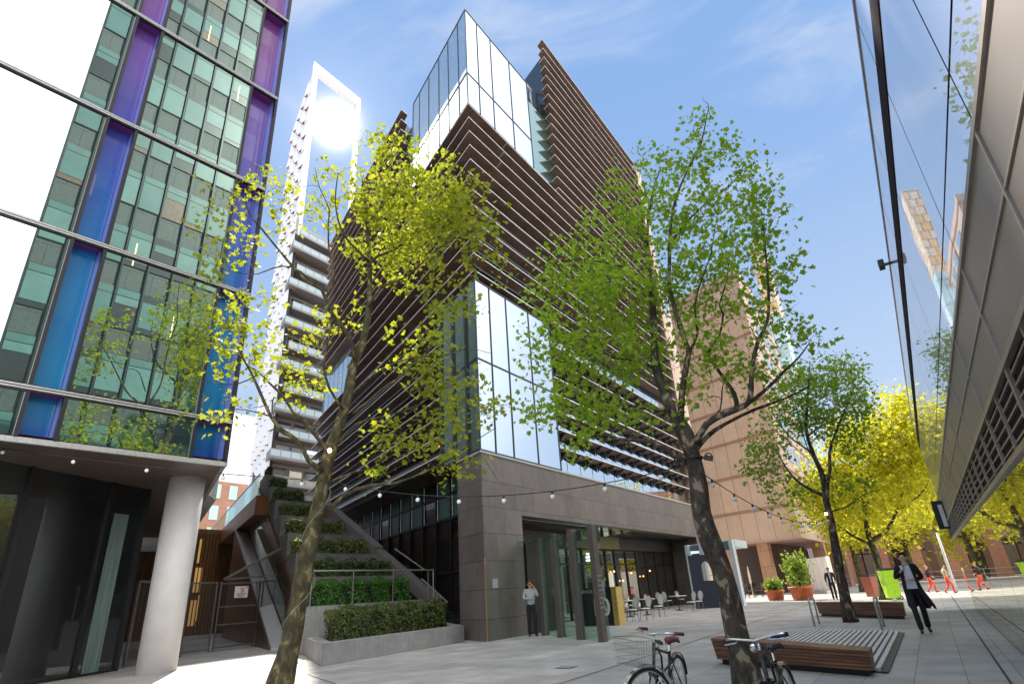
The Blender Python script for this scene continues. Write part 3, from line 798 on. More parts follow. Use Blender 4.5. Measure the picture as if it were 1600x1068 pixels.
WM = [M_BLIND, M_BLIND2, M_RDARK, M_BRONZEW, glow('strip_lamp', (1.0, .62, .28), 1.6)]
q = MB()
for k in range(13):
    z0 = 3.0 + 4.2 * k
    for i in range(10):
        if k < 10: q = MB()
        mi = int(RNG.integers(0, 5)); hh = float(RNG.choice([2.0, 2.0, 1.7, 1.2, .5]))
        q.box(R0 + rd * (i * w_ + .07) + rn * .24 + UP * (z0 + 1.45), rd * (w_ - .14), rn * .04, UP * 2.60, 2 if mi else 3)
        q.box(R0 + rd * (i * w_ + .10) + rn * .22 + UP * (z0 + 3.5 - hh), rd * (w_ - .2), rn * .05, UP * hh, 0 if mi < 3 else 1)
        if mi != 1: q.box(R0 + rd * (i * w_ + .10) + rn * .22 + UP * (z0 + 3.55), rd * (w_ - .2), rn * .05, UP * .45, 0)
        if (i * 7 + k * 3) % 11 == 0: q.box(R0 + rd * (i * w_ + .5) + rn * .20 + UP * (z0 + 1.5), rd * .07, rn * .02, UP * 1.6, 4)
        if k < 10: q.build('window', WM, blk)
stuff(q.build('upper_windows', WM, blk))
q = MB()
for i in range(11): q.box(R0 + rd * (i * w_ - .05) + rn * .1, rd * .1, rn * .2, UP * 58)
q.build('window_posts', M_RDARK, blk)
# ------------------------------------------------------------------ tan stone building at the end of the street
tan = thing('tan_stone_building', 'tan stone clad building with horizontal bands raised on square piers', 'building', S(40, 4))
TZ0, TZ1 = 4.33, 30.2
M_TANW = bricks('tan_panels', (0.55, 0.41, 0.31), (0.49, 0.365, 0.275), (0.11, 0.08, 0.06), 1.62, 3.2, 0.02, 0.6, 0.0, 2, 0.3, 0.10, 1.2, 0.04, shift=(0.6, 2.6, 0))
q = MB(); q.prism([S(40, 4.3), S(40, -4.95), S(66, -4.95), S(66, 6), S(47, 8)], TZ0, TZ1)
q.build('upper_wall', M_TANW, tan)
q = MB()
for z in (7.0, 10.2, 13.4, 16.6, 19.8, 23.0, 26.2, 29.4):
    for k, o_ in ((0, .05), (.16, .05)):
        q.box(S(40 - o_, 4.3, z - .18 + k), -DL * (9.25 + o_), UD * .04, UP * .10); q.box(S(40 - o_, -4.95 - o_, z - .18 + k), UD * 26, DL * .04, UP * .10)
q.build('band_course', M_TANBAND, tan)
q = MB(); q.prism([S(39.9, 4.4), S(39.9, -5.05), S(66, -5.05), S(66, 5)], TZ0 - .12, TZ0 - .004)
q.build('soffit', plain('pink_soffit', (0.50, 0.33, 0.26), 0.6), tan)
for (a_, b_, w_) in ((40.4, 3.6, 1.5), (41.0, -.2, 1.3), (50, -4.0, 1.4), (58, -4.0, 1.4)):
    q = MB(); q.box(S(a_, b_), UD * w_, -DL * w_ * .9, UP * (TZ0 - .12)); q.build('pier', M_TAN, tan)
q = MB(); q.prism([S(44.5, 6), S(44.5, -1.6), S(60, -1.6), S(60, 6)], 0, TZ0 - .12)
q.build('recessed_wall', plain('brown_recess', (0.10, 0.065, 0.05), 0.5, var=0.2), tan)
for i in range(5):
    for k in range(7):
        q = MB(); q.box(S(44 + i * 4, -4.99, 8.0 + 3.2 * k), UD * 2.4, -DL * .03, UP * 1.6); q.build('window', M_SKYGLASS, tan)

gt = thing('gold_striped_tower', 'slim tower with gold and white striped cladding behind the tan building', 'building', S(58, -5.4))
q = MB(); q.prism([S(58, -4.4), S(58, -6.3), S(62, -6.3), S(62, -4.4)], 31, 42)
q.build('tower_wall', bricks('gold_cladding', (0.75, 0.48, 0.18), (0.80, 0.72, 0.60), (0.25, 0.2, 0.15), 0.9, 1.1, 0.05, 0.35), gt)
q = MB(); q.prism([S(58, -4.4), S(58, -6.25), S(62, -6.25), S(62, -4.4)], 8, 31)
q.build('blue_wing', bricks('pale_blue_cladding', (0.45, 0.72, 0.80), (0.75, 0.82, 0.85), (0.3, 0.4, 0.45), 1.8, 3.0, 0.08, 0.3), gt)
q = MB(); q.prism([S(58.1, -4.5), S(58.1, -6.1), S(62, -6.1), S(62, -4.5)], 0, 8); q.build('tower_base', M_TANBAND, gt)

M_REDBRICK = bricks('red_brick', (0.48, 0.17, 0.08), (0.38, 0.13, 0.06), (0.4, 0.33, 0.28), 0.225, 0.075, 0.01, 0.8, 0.5, 2, 0.2, 0.15, 2.0)
rb = thing('red_brick_building', 'red brick building with wide glazed bays beyond the tan building', 'building', S(72, -6))
q = MB()
for b_ in (12, 7.4, 2.8, -1.0, -4.6, -8.2, -12, -16, -20): q.box(S(72, b_), -DL * 1.5, UD * 1.2, UP * 7)
q.prism([S(72.05, 13), S(72.05, -22), S(80, -22), S(80, 13)], 7.0, 13.5)
q.build('brick_wall', M_REDBRICK, rb)
q = MB(); q.prism([S(72.6, 13), S(72.6, -22), S(79, -22), S(79, 13)], 0, 7.0); q.build('window', M_SHOP, rb)
q = MB()
for b_ in (9.0, 4.6, 0.6, -3, -6.6, -10.4):
    q.box(S(72.5, b_), -DL * .12, UD * .08, UP * 7)
for z in (3.2, 6.3): q.box(S(72.5, 13, z), -DL * 27, UD * .08, UP * .15)
q.build('window_frame', M_DARK, rb)
fo = thing('grey_office_building', 'long grey office building with dark glazing behind the yellow trees', 'building', S(86, -20))
q = MB(); q.prism([S(88, -15), S(60, -44), S(74, -52), S(104, -24)], 0, 12.5)
q.build('office_wall', bricks('grey_panel', (0.34, 0.35, 0.37), (0.28, 0.29, 0.31), (0.14, 0.14, 0.15), 2.4, 3.0, 0.04, 0.5), fo)
u_ = (S(60, -44) - S(88, -15)); L_ = np.linalg.norm(u_); u_ /= L_; n_ = np.array([u_[1], -u_[0], 0])
if n_ @ (O - S(74, -30)) < 0: n_ = -n_
for k in range(4):
    for i in range(13):
        q = MB(); q.box(S(88, -15, .8 + 3 * k) + u_ * (.6 + i * 3.0), u_ * 2.3, n_ * .05, UP * 1.9); q.build('window', M_DARKWALL, fo)

# ------------------------------------------------------------------ white residential tower
d0 = ray(480, 600); d0 = d0 / np.linalg.norm(d0[:2]); T0 = np.array([d0[0] * 80, d0[1] * 80, 0]) - 4.0 * UD
def TP(a, b, z=0.): return T0 + a * UD + b * DL + z * UP
tw = thing('residential_tower', 'tall white residential tower with stacked balconies and an open frame at its top', 'building', T0)
TH, TF, ST = 87.4, 55.0, 3.05
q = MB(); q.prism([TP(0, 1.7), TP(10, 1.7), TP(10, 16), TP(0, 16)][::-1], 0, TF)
q.build('tower_wall', plain('tower_grey_wall', (0.30, 0.29, 0.28), 0.6, var=0.1), tw)  # mid grey wall set back behind the balconies
q = MB()
q.box(TP(-.4, 0, TF - 3), UD * 1.0, DL * 1.0, UP * (TH - TF + 3)); q.box(TP(9.2, 0, TF - 3), UD * .9, DL * 1.0, UP * (TH - TF + 3))
q.box(TP(.6, 0, TH - 1.9), UD * 8.6, DL * 1.0, UP * 1.9)
q.box(TP(-.35, 1, TF - 4), UD * .5, DL * 14, UP * (TH - TF + 2))
q.build('roof_frame', M_WHITE, tw)
q = MB()
for k in range(27):
    for i in range(10):
        b0 = .1 + i * 1.55; z0 = 1.0 + ST * k + (1.5 if i % 2 else 0.)
        o_ = .55 if (i + k) % 2 else .25
        p = [TP(-.42, b0, z0), TP(-.42, b0 + 1.5, z0), TP(-.42, b0 + 1.5, z0 + 2.9), TP(-.42, b0, z0 + 2.9)]
        q.quad(p[1] - NL * o_, p[0], p[3], p[2] - NL * (o_ * .4), 0)
        q.quad(p[1], p[1] - NL * o_, p[2] - NL * (o_ * .4), p[2], 1)
        q.add([p[0], p[1], p[1] - NL * o_], [(0, 1, 2)], 1)
q.prism([TP(-.4, 0), TP(0, 0), TP(0, 16), TP(-.4, 16)][::-1], 0, TF, 2)
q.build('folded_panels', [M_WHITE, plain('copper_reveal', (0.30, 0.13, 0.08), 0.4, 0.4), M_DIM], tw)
M_SLABE = plain('pale_slab', (0.21, 0.22, 0.235), 0.6); M_BALG = mirror('balcony_glass', (0.7, 0.82, 0.85), (0.12, 0.165, 0.17), 0.22, 0.05)
M_UNDER = plain('balcony_underside', (0.20, 0.165, 0.15), 0.6)
for k in range(2, 18):
    z = ST * k; wide = k % 2 == 0; a0, a1 = (-.75, 10.2) if wide else (.35, 10.0); f0 = -1.2 if wide else -.4
    q = MB()
    q.box(TP(a0, f0, z), UD * (a1 - a0), DL * (1.7 - f0), UP * .06, 2); q.box(TP(a0 - .02, f0 - .02, z + .06), UD * (a1 - a0), DL * (1.7 - f0), UP * .30, 0)
    q.box(TP(a0, f0, z + .36), UD * (a1 - a0), DL * .04, UP * .80, 1); q.box(TP(a0, f0 + .04, z + .36), UD * .04, DL * (1.6 - f0), UP * .80, 0 if wide else 1)
    q.box(TP(a0, f0 - .03, z + 1.16), UD * (a1 - a0), DL * .09, UP * .07, 0)
    n_ = int((a1 - a0) / 1.5)
    for i in range(n_ + 1): q.box(TP(a0 + i * 1.5, f0 - .03, z + .36), UD * .07, DL * .03, UP * .8, 0)
    q.build('balcony', [M_SLABE, M_BALG, M_UNDER], tw)
for k in range(2, 17):
    q = MB()
    for i in range(4):
        q.box(TP(.5 + i * 2.4, 1.64, ST * k + .4), UD * 1.9, DL * .05, UP * 2.2, 0 if (i * 3 + k) % 4 else 1)
    q.build('window_row', [M_DARKWALL, M_PALEGLASS], tw)

bk = thing('orange_brick_block', 'orange brick block with tall teal windows far behind the steel gate', 'building', (-34, 64, 0))
q = MB(); q.prism([(-52, 96, 0), (-47, 104, 0), (-58, 118, 0), (-72, 108, 0)], 0, 21.5)
q.build('brick_wall', bricks('orange_brick', (0.50, 0.25, 0.16), (0.44, 0.21, 0.13), (0.45, 0.3, 0.22), 0.9, 0.3, 0.02, 0.7), bk)
e_ = np.array([5., 8, 0]); e_ /= np.linalg.norm(e_); n_ = np.array([e_[1], -e_[0], 0])
for k in range(6):
    for i in range(3):
        q = MB(); q.box(np.array([-52, 96, 1.2 + 3.5 * k]) + e_ * (.8 + i * 3.0) + n_ * .02, e_ * 1.5, n_ * .06, UP * 2.3); q.build('window', M_GREENGLASS, bk)
q = MB(); q.prism([(-53, 96, 0), (-47, 104.6, 0), (-58, 118, 0), (-72, 108, 0)], 21.5, 22.4); q.build('cornice', M_WHITE, bk)
wt = thing('white_apartment_block', 'bright white apartment block behind the orange brick block', 'building', (-70, 130, 0))
q = MB(); q.prism([(-75, 128, 0), (-60, 150, 0), (-80, 170, 0), (-105, 150, 0)], 0, 46)
q.build('apartment_wall', bricks('white_apartment', (0.8, 0.8, 0.8), (0.74, 0.74, 0.75), (0.45, 0.46, 0.48), 4.2, 3.1, 0.10, 0.5), wt)
e_ = np.array([15., 22, 0]); e_ /= np.linalg.norm(e_); n_ = np.array([e_[1], -e_[0], 0])
for k in range(13):
    for i in range(6):
        q = MB(); q.box(np.array([-75, 128, 3 + 3.1 * k]) + e_ * (1.5 + i * 4.2) + n_ * .02, e_ * 2.4, n_ * .08, UP * 1.5); q.build('window', M_PALEGLASS, wt)

# ------------------------------------------------------------------ granite terraces with clipped hedges
M_SOIL = plain('soil', (0.03, 0.022, 0.016), 0.9, var=0.3, scale=20)
def hedge_mesh(name, mats, parent, p0, ux, lx, uy, ly, z0, h, n, size):
    """clipped hedge: a dark twiggy body under thousands of small leaves"""
    q = MB(); q.hexa([p0 + ux * .12 + uy * .12 + UP * z0, p0 + ux * (lx - .12) + uy * .12 + UP * z0, p0 + ux * (lx - .12) + uy * (ly - .12) + UP * z0, p0 + ux * .12 + uy * (ly - .12) + UP * z0],
                     [p0 + ux * .15 + uy * .15 + UP * (z0 + h - .12), p0 + ux * (lx - .15) + uy * .15 + UP * (z0 + h - .12), p0 + ux * (lx - .15) + uy * (ly - .15) + UP * (z0 + h - .12), p0 + ux * .15 + uy * (ly - .15) + UP * (z0 + h - .12)], 1)
    rg = np.random.default_rng(int(abs(p0[0] * 100 + p0[1] * 37)) + 5)
    areas = np.array([lx * h, ly * h, ly * h, lx * ly, lx * h * .4]); pr = areas / areas.sum()
    lump = rg.uniform(0, 6, 4)
    for i in range(n):
        fce = rg.choice(5, p=pr); a, b, c = rg.random(3); dep = abs(rg.normal(0, .05))
        if fce == 0: u, v, w, nn = a * lx, dep, b * h, -uy
        elif fce == 4: u, v, w, nn = a * lx, ly - dep, b * h, uy
        elif fce == 1: u, v, w, nn = dep, a * ly, b * h, -ux
        elif fce == 2: u, v, w, nn = lx - dep, a * ly, b * h, ux
        else: u, v, w, nn = a * lx, b * ly, h - dep, UP
        bul = .075 * math.sin(u * 5.1 + lump[0]) + .06 * math.sin(u * 11.3 + w * 6 + lump[1]) + .04 * math.sin(v * 8 + lump[2]) + rg.normal(0, .025)
        p = p0 + ux * u + uy * v + UP * (z0 + w) + nn * bul
        nn = nn + rg.normal(0, .55, 3); nn /= np.linalg.norm(nn)
        t = rg.normal(0, 1, 3); t -= nn * (t @ nn); t /= np.linalg.norm(t); s_ = np.cross(nn, t)
        L = size * rg.uniform(.7, 1.4); W = L * .55
        q.add([p - t * L * .5, p + s_ * W * .5, p + t * L * .6, p - s_ * W * .5], [(0, 1, 2, 3)], 0)
    return q.build(name, mats, parent)
M_BOX_A = leafmat('box_leaf_olive', (0.05, 0.085, 0.012), (0.12, 0.15, 0.03), (0.10, 0.16, 0.02), (0.2, 0.22, 0.04), .25)
M_BOX_B = leafmat('box_leaf_bright', (0.03, 0.13, 0.012), (0.07, 0.22, 0.02), (0.08, 0.24, 0.02), (0.12, 0.3, 0.03), .25)
M_BOX_C = leafmat('box_leaf_dark', (0.025, 0.06, 0.012), (0.06, 0.10, 0.02), (0.06, 0.12, 0.02), (0.1, 0.16, 0.03), .25)
M_TWIG = plain('hedge_twigs', (0.016, 0.017, 0.009), 0.9, var=0.4, scale=12)
# lowest planter, standing forward of the others
pl0 = thing('stone_planter', 'lowest and longest grey granite planter at the front of the terraces', 'planter', gnd(500.6, 1040.6), 'granite terrace planters')
F1, F2 = gnd(500.6, 1040.6), gnd(725.4, 1002.3)
B1, B2 = gnd(467, 991.4, .5) * [1, 1, 0], gnd(692, 971, .5) * [1, 1, 0]
i1, i2, i3, i4 = gnd(545, 998.5, .5) * [1, 1, 0], gnd(702, 975.5, .5) * [1, 1, 0], gnd(690, 972, .5) * [1, 1, 0], gnd(497, 991, .5) * [1, 1, 0]
F1i, F2i = F1 + .45 * UD + .55 * DL, F2 - .35 * UD + .55 * DL; B1i, B2i = B1 + .5 * UD - .2 * DL, B2 - .4 * UD - .2 * DL
q = MB()
out, inn = [F1, F2, B2, B1], [F1i, F2i, B2i, B1i]
for i in range(4):
    j = (i + 1) % 4
    q.hexa([out[i], out[j], inn[j], inn[i]], [p + UP * .51 for p in (out[i], out[j], inn[j], inn[i])])
q.build('planter_wall', M_GRANITE, pl0)
q = MB(); q.prism(inn, 0, .42); q.build('soil', M_SOIL, pl0)
hd = thing('hedge', 'olive green clipped box hedge in the lowest granite planter', 'hedge', S(-5.4, 2.0, .42), 'clipped hedges on the terraces')
hedge_mesh('hedge_leaves', [M_BOX_A, M_TWIG], hd, S(-5.55, 2.15), UD, 4.9, DL, 1.5, .42, .84, 8500, .075)
BED = []
for k in range(8):
    b_ = 5.0 + 2.0 * k; z_ = 1.40 + 1.0 * k
    aL = -5.9 if k == 0 else -5.45
    aR = .55 if k == 0 else .0 - .34 * (b_ - 5) + .25
    BED.append((b_, z_, aL, aR))
ORD = ['second', 'third', 'fourth', 'fifth', 'sixth', 'seventh', 'eighth', 'topmost']
HC = ['bright green clipped hedge', 'dark green clipped hedge', 'mid green hedge with yellow tips', 'yellow tipped hedge', 'sunlit yellow green hedge', 'dark straggly hedge', 'dark green hedge', 'dark topmost hedge']
for k, (b_, z_, aL, aR) in enumerate(BED):
    t_ = thing('stone_planter', f'{ORD[k]} grey granite planter up from the paving on the stepped terraces', 'planter', S(aL, b_), 'granite terrace planters')
    zb = 0 if k == 0 else z_ - 1.15
    q = MB()
    pts = [S(aL, b_), S(aR, b_), S(aR, b_ + 2.0), S(aL, b_ + 2.0)]
    q.hexa([pts[0] + UP * zb, pts[1] + UP * zb, pts[1] + DL * .3 + UP * zb, pts[0] + DL * .3 + UP * zb], [p + UP * z_ for p in (pts[0], pts[1], pts[1] + DL * .3, pts[0] + DL * .3)])
    q.box(S(aL, b_ + .3, zb), UD * .25, DL * 1.69, UP * (z_ - zb)); q.box(S(aR - .25, b_ + .3, zb), UD * .25, DL * 1.69, UP * (z_ - zb))
    q.build('planter_wall', M_GRANITE if k < 1 else M_GRANITE_SHADE, t_)
    q = MB(); q.prism([S(aL + .25, b_ + .3), S(aR - .25, b_ + .3), S(aR - .25, b_ + 1.99), S(aL + .25, b_ + 1.99)], zb, z_ - .08); q.build('soil', M_SOIL, t_)
    h_ = thing('hedge', f'{HC[k]} in the {ORD[k]} granite planter of the terraces', 'hedge', S(aL, b_ + .4, z_), 'clipped hedges on the terraces')
    mat = M_BOX_B if k == 0 else (M_BOX_A if k in (2, 3, 4) else M_BOX_C)
    hr = aR - (1.35 if k == 0 else .5)
    hedge_mesh('hedge_leaves', [mat, M_TWIG], h_, S(aL + .12, b_ + .36), UD, hr - aL - .12, DL, 1.1, z_ - .08, .86 if k < 1 else .66, (7000, 4200, 3200, 2600, 2200, 1600, 1400, 1400)[k], .078 if k == 0 else .095)
st = thing('stair_stringer', 'sloping granite kerb beside the dark stair right of the hedges', 'stair', S(.5, 5))
q = MB()
for (p, r_) in ((S(.62, 5.0, 1.40), S(-.9, 9.0, 3.62)), (S(-.95, 9.1, 3.75), S(-2.9, 15, 6.9))):
    q.hexa([p - UD * .28 - UP * .5, p + UD * .28 - UP * .5, r_ + UD * .28 - UP * .5, r_ - UD * .28 - UP * .5], [p - UD * .28, p + UD * .28, r_ + UD * .28, r_ - UD * .28])
q.build('granite_kerb', plain('shade_toned_kerb', (0.115, 0.11, 0.105), 0.6, var=0.15, scale=12), st)  # kerb granite darkened in colour to stand for the overhang's shade
q = MB()
for i in range(22):
    b_ = 4.2 + i * .42; q.box(S(.95 - .34 * max(0, b_ - 5), b_), UD * 1.6, DL * .5, UP * (.17 * (i + 1)))
q.build('step', plain('dark_granite_step', (0.05, 0.05, 0.05), 0.6, var=0.2), st)
for s_ in (0, 1):
    p, r_ = S(1.02 + .1 * s_, 4.6 + 2.6 * s_, 1.2 + 1.4 * s_), S(.45 + .1 * s_ - .5 * s_, 6.4 + 2.6 * s_, 2.2 + 1.45 * s_)
    q = MB(); q.hexa([p - UP * .8, p - UP * .8 + UD * .03, r_ - UP * .8 + UD * .03, r_ - UP * .8], [p, p + UD * .03, r_ + UD * .03, r_]); q.build('glass_balustrade', M_GREENCLEAR, st)
    q = MB(); q.bar(p + UP * .02, r_ + UP * .02, .05, .04); q.build('handrail', M_STEEL, st)
gr = thing('guard_rail', 'long thin steel guard rail running along the second planter wall', 'railing', S(-5.7, 5.15, 1.4))
q = MB(); q.tube([S(-5.75, 5.12, 2.5), S(.44, 5.12, 2.5)], .028, 8); q.tube([S(.44, 5.12, 2.5), S(.44, 5.12, 1.4)], .026, 8); q.build('rail', M_STEEL, gr)
for a_ in (.12, -1.9, -3.9, -5.72):
    q = MB(); q.box(S(a_, 5.12, 1.4), UD * .03, DL * .05, UP * 1.1); q.build('post', M_STEEL, gr)

# flank of the terraces: copper clad wall under a sloping steel coping
M_COPPER = plain('copper_cladding', (0.16, 0.075, 0.045), 0.35, 0.6, var=0.35, scale=1.5, stretch=(3, 3, .3))
fw = thing('ramp_wall', 'dark copper clad ramp wall with a sloping brushed steel coping', 'wall', S(-6.2, 9))
AF = -6.2
q = MB()
q.add([S(AF, 8.9, 0), S(AF, 24.4, 0), S(AF, 24.4, 6.0), S(AF + .12, 8.9, 0), S(AF + .12, 24.4, 0), S(AF + .12, 24.4, 6.0)], [(0, 1, 2), (5, 4, 3), (0, 3, 4, 1), (1, 4, 5, 2), (2, 5, 3, 0)])
q.build('copper_wall', M_COPPER, fw)
q = MB(); q.hexa([S(AF - .03, 8.75, -.05), S(AF + .62, 8.4, -.05), S(AF + .62, 24.0, 6.0), S(AF - .03, 24.4, 6.0)], [S(AF - .03, 8.75, .10), S(AF + .62, 8.4, .10), S(AF + .62, 24.0, 6.14), S(AF - .03, 24.4, 6.14)])
q.build('steel_coping', M_STEEL, fw)
q = MB()
for i in range(5):
    b0 = 9.6 + i * 2.8; z0 = .45 + (b0 - 8.9) * .387
    q.quad(S(AF + .60, b0, z0), S(AF + .60, b0 + 2.7, z0 + 1.05), S(AF + .60, b0 + 2.7, z0 + 2.6), S(AF + .60, b0, z0 + 1.5))
q.build('glass_balustrade', M_GREENCLEAR, fw)
q = MB(); pa = [S(AF + .66, 6.4, 0), S(AF + .66, 24, 0), S(AF + .66, 24, 9.5), S(AF + .66, 7.0, 1.2), S(AF + .66, 6.4, .6)]
q.add(pa + [p_ + UD * .06 for p_ in pa], [(0, 1, 2, 3, 4), (9, 8, 7, 6, 5)] + [(i, 5 + i, 5 + (i + 1) % 5, (i + 1) % 5) for i in range(5)]); q.build('parapet', M_COPPER, fw)
q = MB()
q.prism([S(AF + .62, 8.4), S(AF + .86, 7.2), S(AF + .86, 24), S(AF + .62, 24)], 0, .02)
q.build('kerb', M_GRANITE, fw)
wk = thing('upper_walkway', 'raised walkway with copper fascia and glass balustrade above the passage', 'walkway', S(AF, 17))
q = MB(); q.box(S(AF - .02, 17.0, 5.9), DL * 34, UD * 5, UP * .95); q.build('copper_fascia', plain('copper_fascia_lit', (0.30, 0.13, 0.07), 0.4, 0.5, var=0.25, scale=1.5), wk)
q = MB(); q.box(S(AF + .05, 17.0, 6.86), DL * 34, UD * .03, UP * 1.1); q.build('glass_balustrade', M_GREENCLEAR, wk)
q = MB(); q.bar(S(AF + .06, 17.0, 7.98), S(AF + .06, 51, 7.98), .05, .05); q.build('handrail', M_STEEL, wk)
# passage end: timber wall lit from inside
pw = thing('timber_lined_building', 'warm lit timber lined building front at the end of the passage behind the gate', 'building', S(-8, 30))
q = MB(); q.prism([S(-17, 33), S(-1.0, 33), S(-1.0, 36), S(-17, 36)], 0, 6.9)
q.build('timber_wall', plain('oak_boards', (0.22, 0.11, 0.04), 0.5, var=0.4, scale=3, stretch=(8, 8, .25)), pw)
q = MB()
for (x_, w_, z_) in ((304, .22, .6), (304, .22, 2.7), (304, .22, 4.6), (308.5, .30, .6), (308.5, .30, 2.7), (313.5, .14, .9)):
    pz = onp(x_, 900, S(0, 32.94), ND); q.box(np.array([pz[0], pz[1], z_]), UD * w_, DL * .05, UP * 1.6)
q.build('lit_window', glow('lit_window', (0.9, 0.52, 0.17), 0.16), pw)
q = MB()
for i in range(60): q.box(S(-16.5 + i * .25, 32.86), UD * .07, DL * .13, UP * 6.6)
q.build('timber_fins', plain('dark_oak_fin', (0.10, 0.05, 0.022), 0.5, var=0.3), pw)

# ------------------------------------------------------------------ gate across the passage
gt_ = thing('steel_gate', 'grey steel framed mesh gate with a notice beside the white column', 'gate', gnd(327, 1016))
def meshmat():
    m_, n, l, b_ = newmat('steel_mesh'); setp(b_, Base_Color=(0.10, 0.085, 0.075, 1), Roughness=0.5, Metallic=0.6)
    t = n.new('ShaderNodeBsdfTransparent'); x = n.new('ShaderNodeMixShader'); x.inputs[0].default_value = 0.60
    l.new(b_.outputs[0], x.inputs[2]); l.new(t.outputs[0], x.inputs[1]); x.inputs[0].default_value = 0.42
    l.new(x.outputs[0], n['Material Output'].inputs['Surface']); return m_
M_MESH = meshmat()
M_GATE = plain('gate_steel', (0.22, 0.20, 0.19), 0.45, 0.6, var=0.15)
GB = 12.3
def gp(x, y):                               # a point of the gate's plane
    return onp(x, y, S(0, GB), ND)
def flat(p): return np.array([p[0], p[1], 0.])
ga, gb_, gc, gdn = sk(gp(284, 1022))[0] - .4, sk(gp(327, 1016))[0], sk(gp(398, 1006))[0], sk(gp(440, 1000))[0]
q = MB()
for a_ in (ga, gb_ - .07, gb_ + .10, gc - .07, gc + .08): q.box(S(a_, GB, 0), UD * .07, DL * .07, UP * 2.52)
for (u, v, zz) in ((ga, gb_, 2.46), (ga, gb_, .06), (gb_ + .1, gc, 2.42), (gb_ + .1, gc, .10), (gb_ + .1, gc, .9), (gb_ + .1, gc, 1.55), (gc, gdn, 2.46), (gc, gdn, .9)):
    q.box(S(u, GB + .01, zz), UD * (v - u), DL * .05, UP * .055)
q.build('gate_frame', M_GATE, gt_)
q = MB()
q.quad(S(ga, GB + .03, .08), S(gb_, GB + .03, .08), S(gb_, GB + .03, 2.46), S(ga, GB + .03, 2.46))
q.quad(S(gb_ + .1, GB + .03, .12), S(gc, GB + .03, .12), S(gc, GB + .03, 2.4), S(gb_ + .1, GB + .03, 2.4))
q.build('mesh_panel', M_MESH, gt_)
sg = thing('warning_notice', 'white warning notice with a red round symbol on the steel gate', 'sign', gp(377, 924))
sp = gp(377, 924); q = MB(); q.box(sp - UD * .30 - UP * .22 - DL * .02, UD * .60, DL * .012, UP * .44); q.build('notice_board', plain('notice_white', (0.75, 0.73, 0.70), 0.5), sg)
q = MB(); q.ring(sp - DL * .028 + UP * .07, DL, .075, .014, 20, 5); q.bar(sp - DL * .028 + UP * .12 - UD * .05, sp - DL * .028 + UP * .02 + UD * .05, .012, .02); q.build('red_symbol', plain('sign_red', (0.65, 0.05, 0.03), 0.5), sg)
q = MB()
for i, w_ in enumerate((.42, .36, .30)): q.box(sp - UD * w_ / 2 - DL * .026 - UP * (.07 + .05 * i), UD * w_, DL * .004, UP * .022)
q.box(sp + UD * .2 + UP * .14 - DL * .026, UD * .07, DL * .004, UP * .06)
q.build('notice_lines', plain('notice_ink', (0.25, 0.18, 0.16), 0.6), sg)
fp = thing('mesh_screen', 'tall steel mesh screen with a sloping top right of the gate', 'screen', S(-7.6, 12))
A_, B_, C_, D_ = gp(349, 904), gp(447, 852), gp(440, 1004), gp(349, 906)
z4 = lambda p: p
q = MB(); pt = [gp(349, 905), gp(447, 852), gp(440, 1000), gp(398, 1004), gp(399, 908)]
q.add([p - DL * .05 for p in pt], [(0, 1, 2, 3, 4)]); q.build('mesh_panel', M_MESH, fp)
q = MB(); q.bar(pt[0] - DL * .05, pt[1] - DL * .05, .06, .09); q.bar(pt[1] - DL * .05, pt[2] - DL * .05, .06, .06); q.bar(pt[0] - DL * .05, gp(440, 897) - DL * .05, .06, .07); q.build('screen_frame', M_GATE, fp)
og = thing('open_gate_leaf', 'narrow steel gate leaf standing open left of the white column', 'gate', gnd(192, 1042))
L0, L1 = gnd(190, 1043), gnd(277, 1027); v_ = (L1 - L0); lw = np.linalg.norm(v_); v_ /= lw; x_ = np.array([v_[1], -v_[0], 0])
q = MB()
for s_ in (0, lw): q.box(L0 + v_ * s_, v_ * .09, x_ * .06, UP * 2.5)
q.box(L0 + UP * 2.42, v_ * lw, x_ * .06, UP * .08); q.box(L0 + UP * .08, v_ * lw, x_ * .06, UP * .08)
q.build('leaf_frame', M_GATE, og)
q = MB(); q.quad(L0 + x_ * .03 + UP * .1, L1 + x_ * .03 + UP * .1, L1 + x_ * .03 + UP * 2.44, L0 + x_ * .03 + UP * 2.44); q.build('mesh_panel', M_MESH, og)
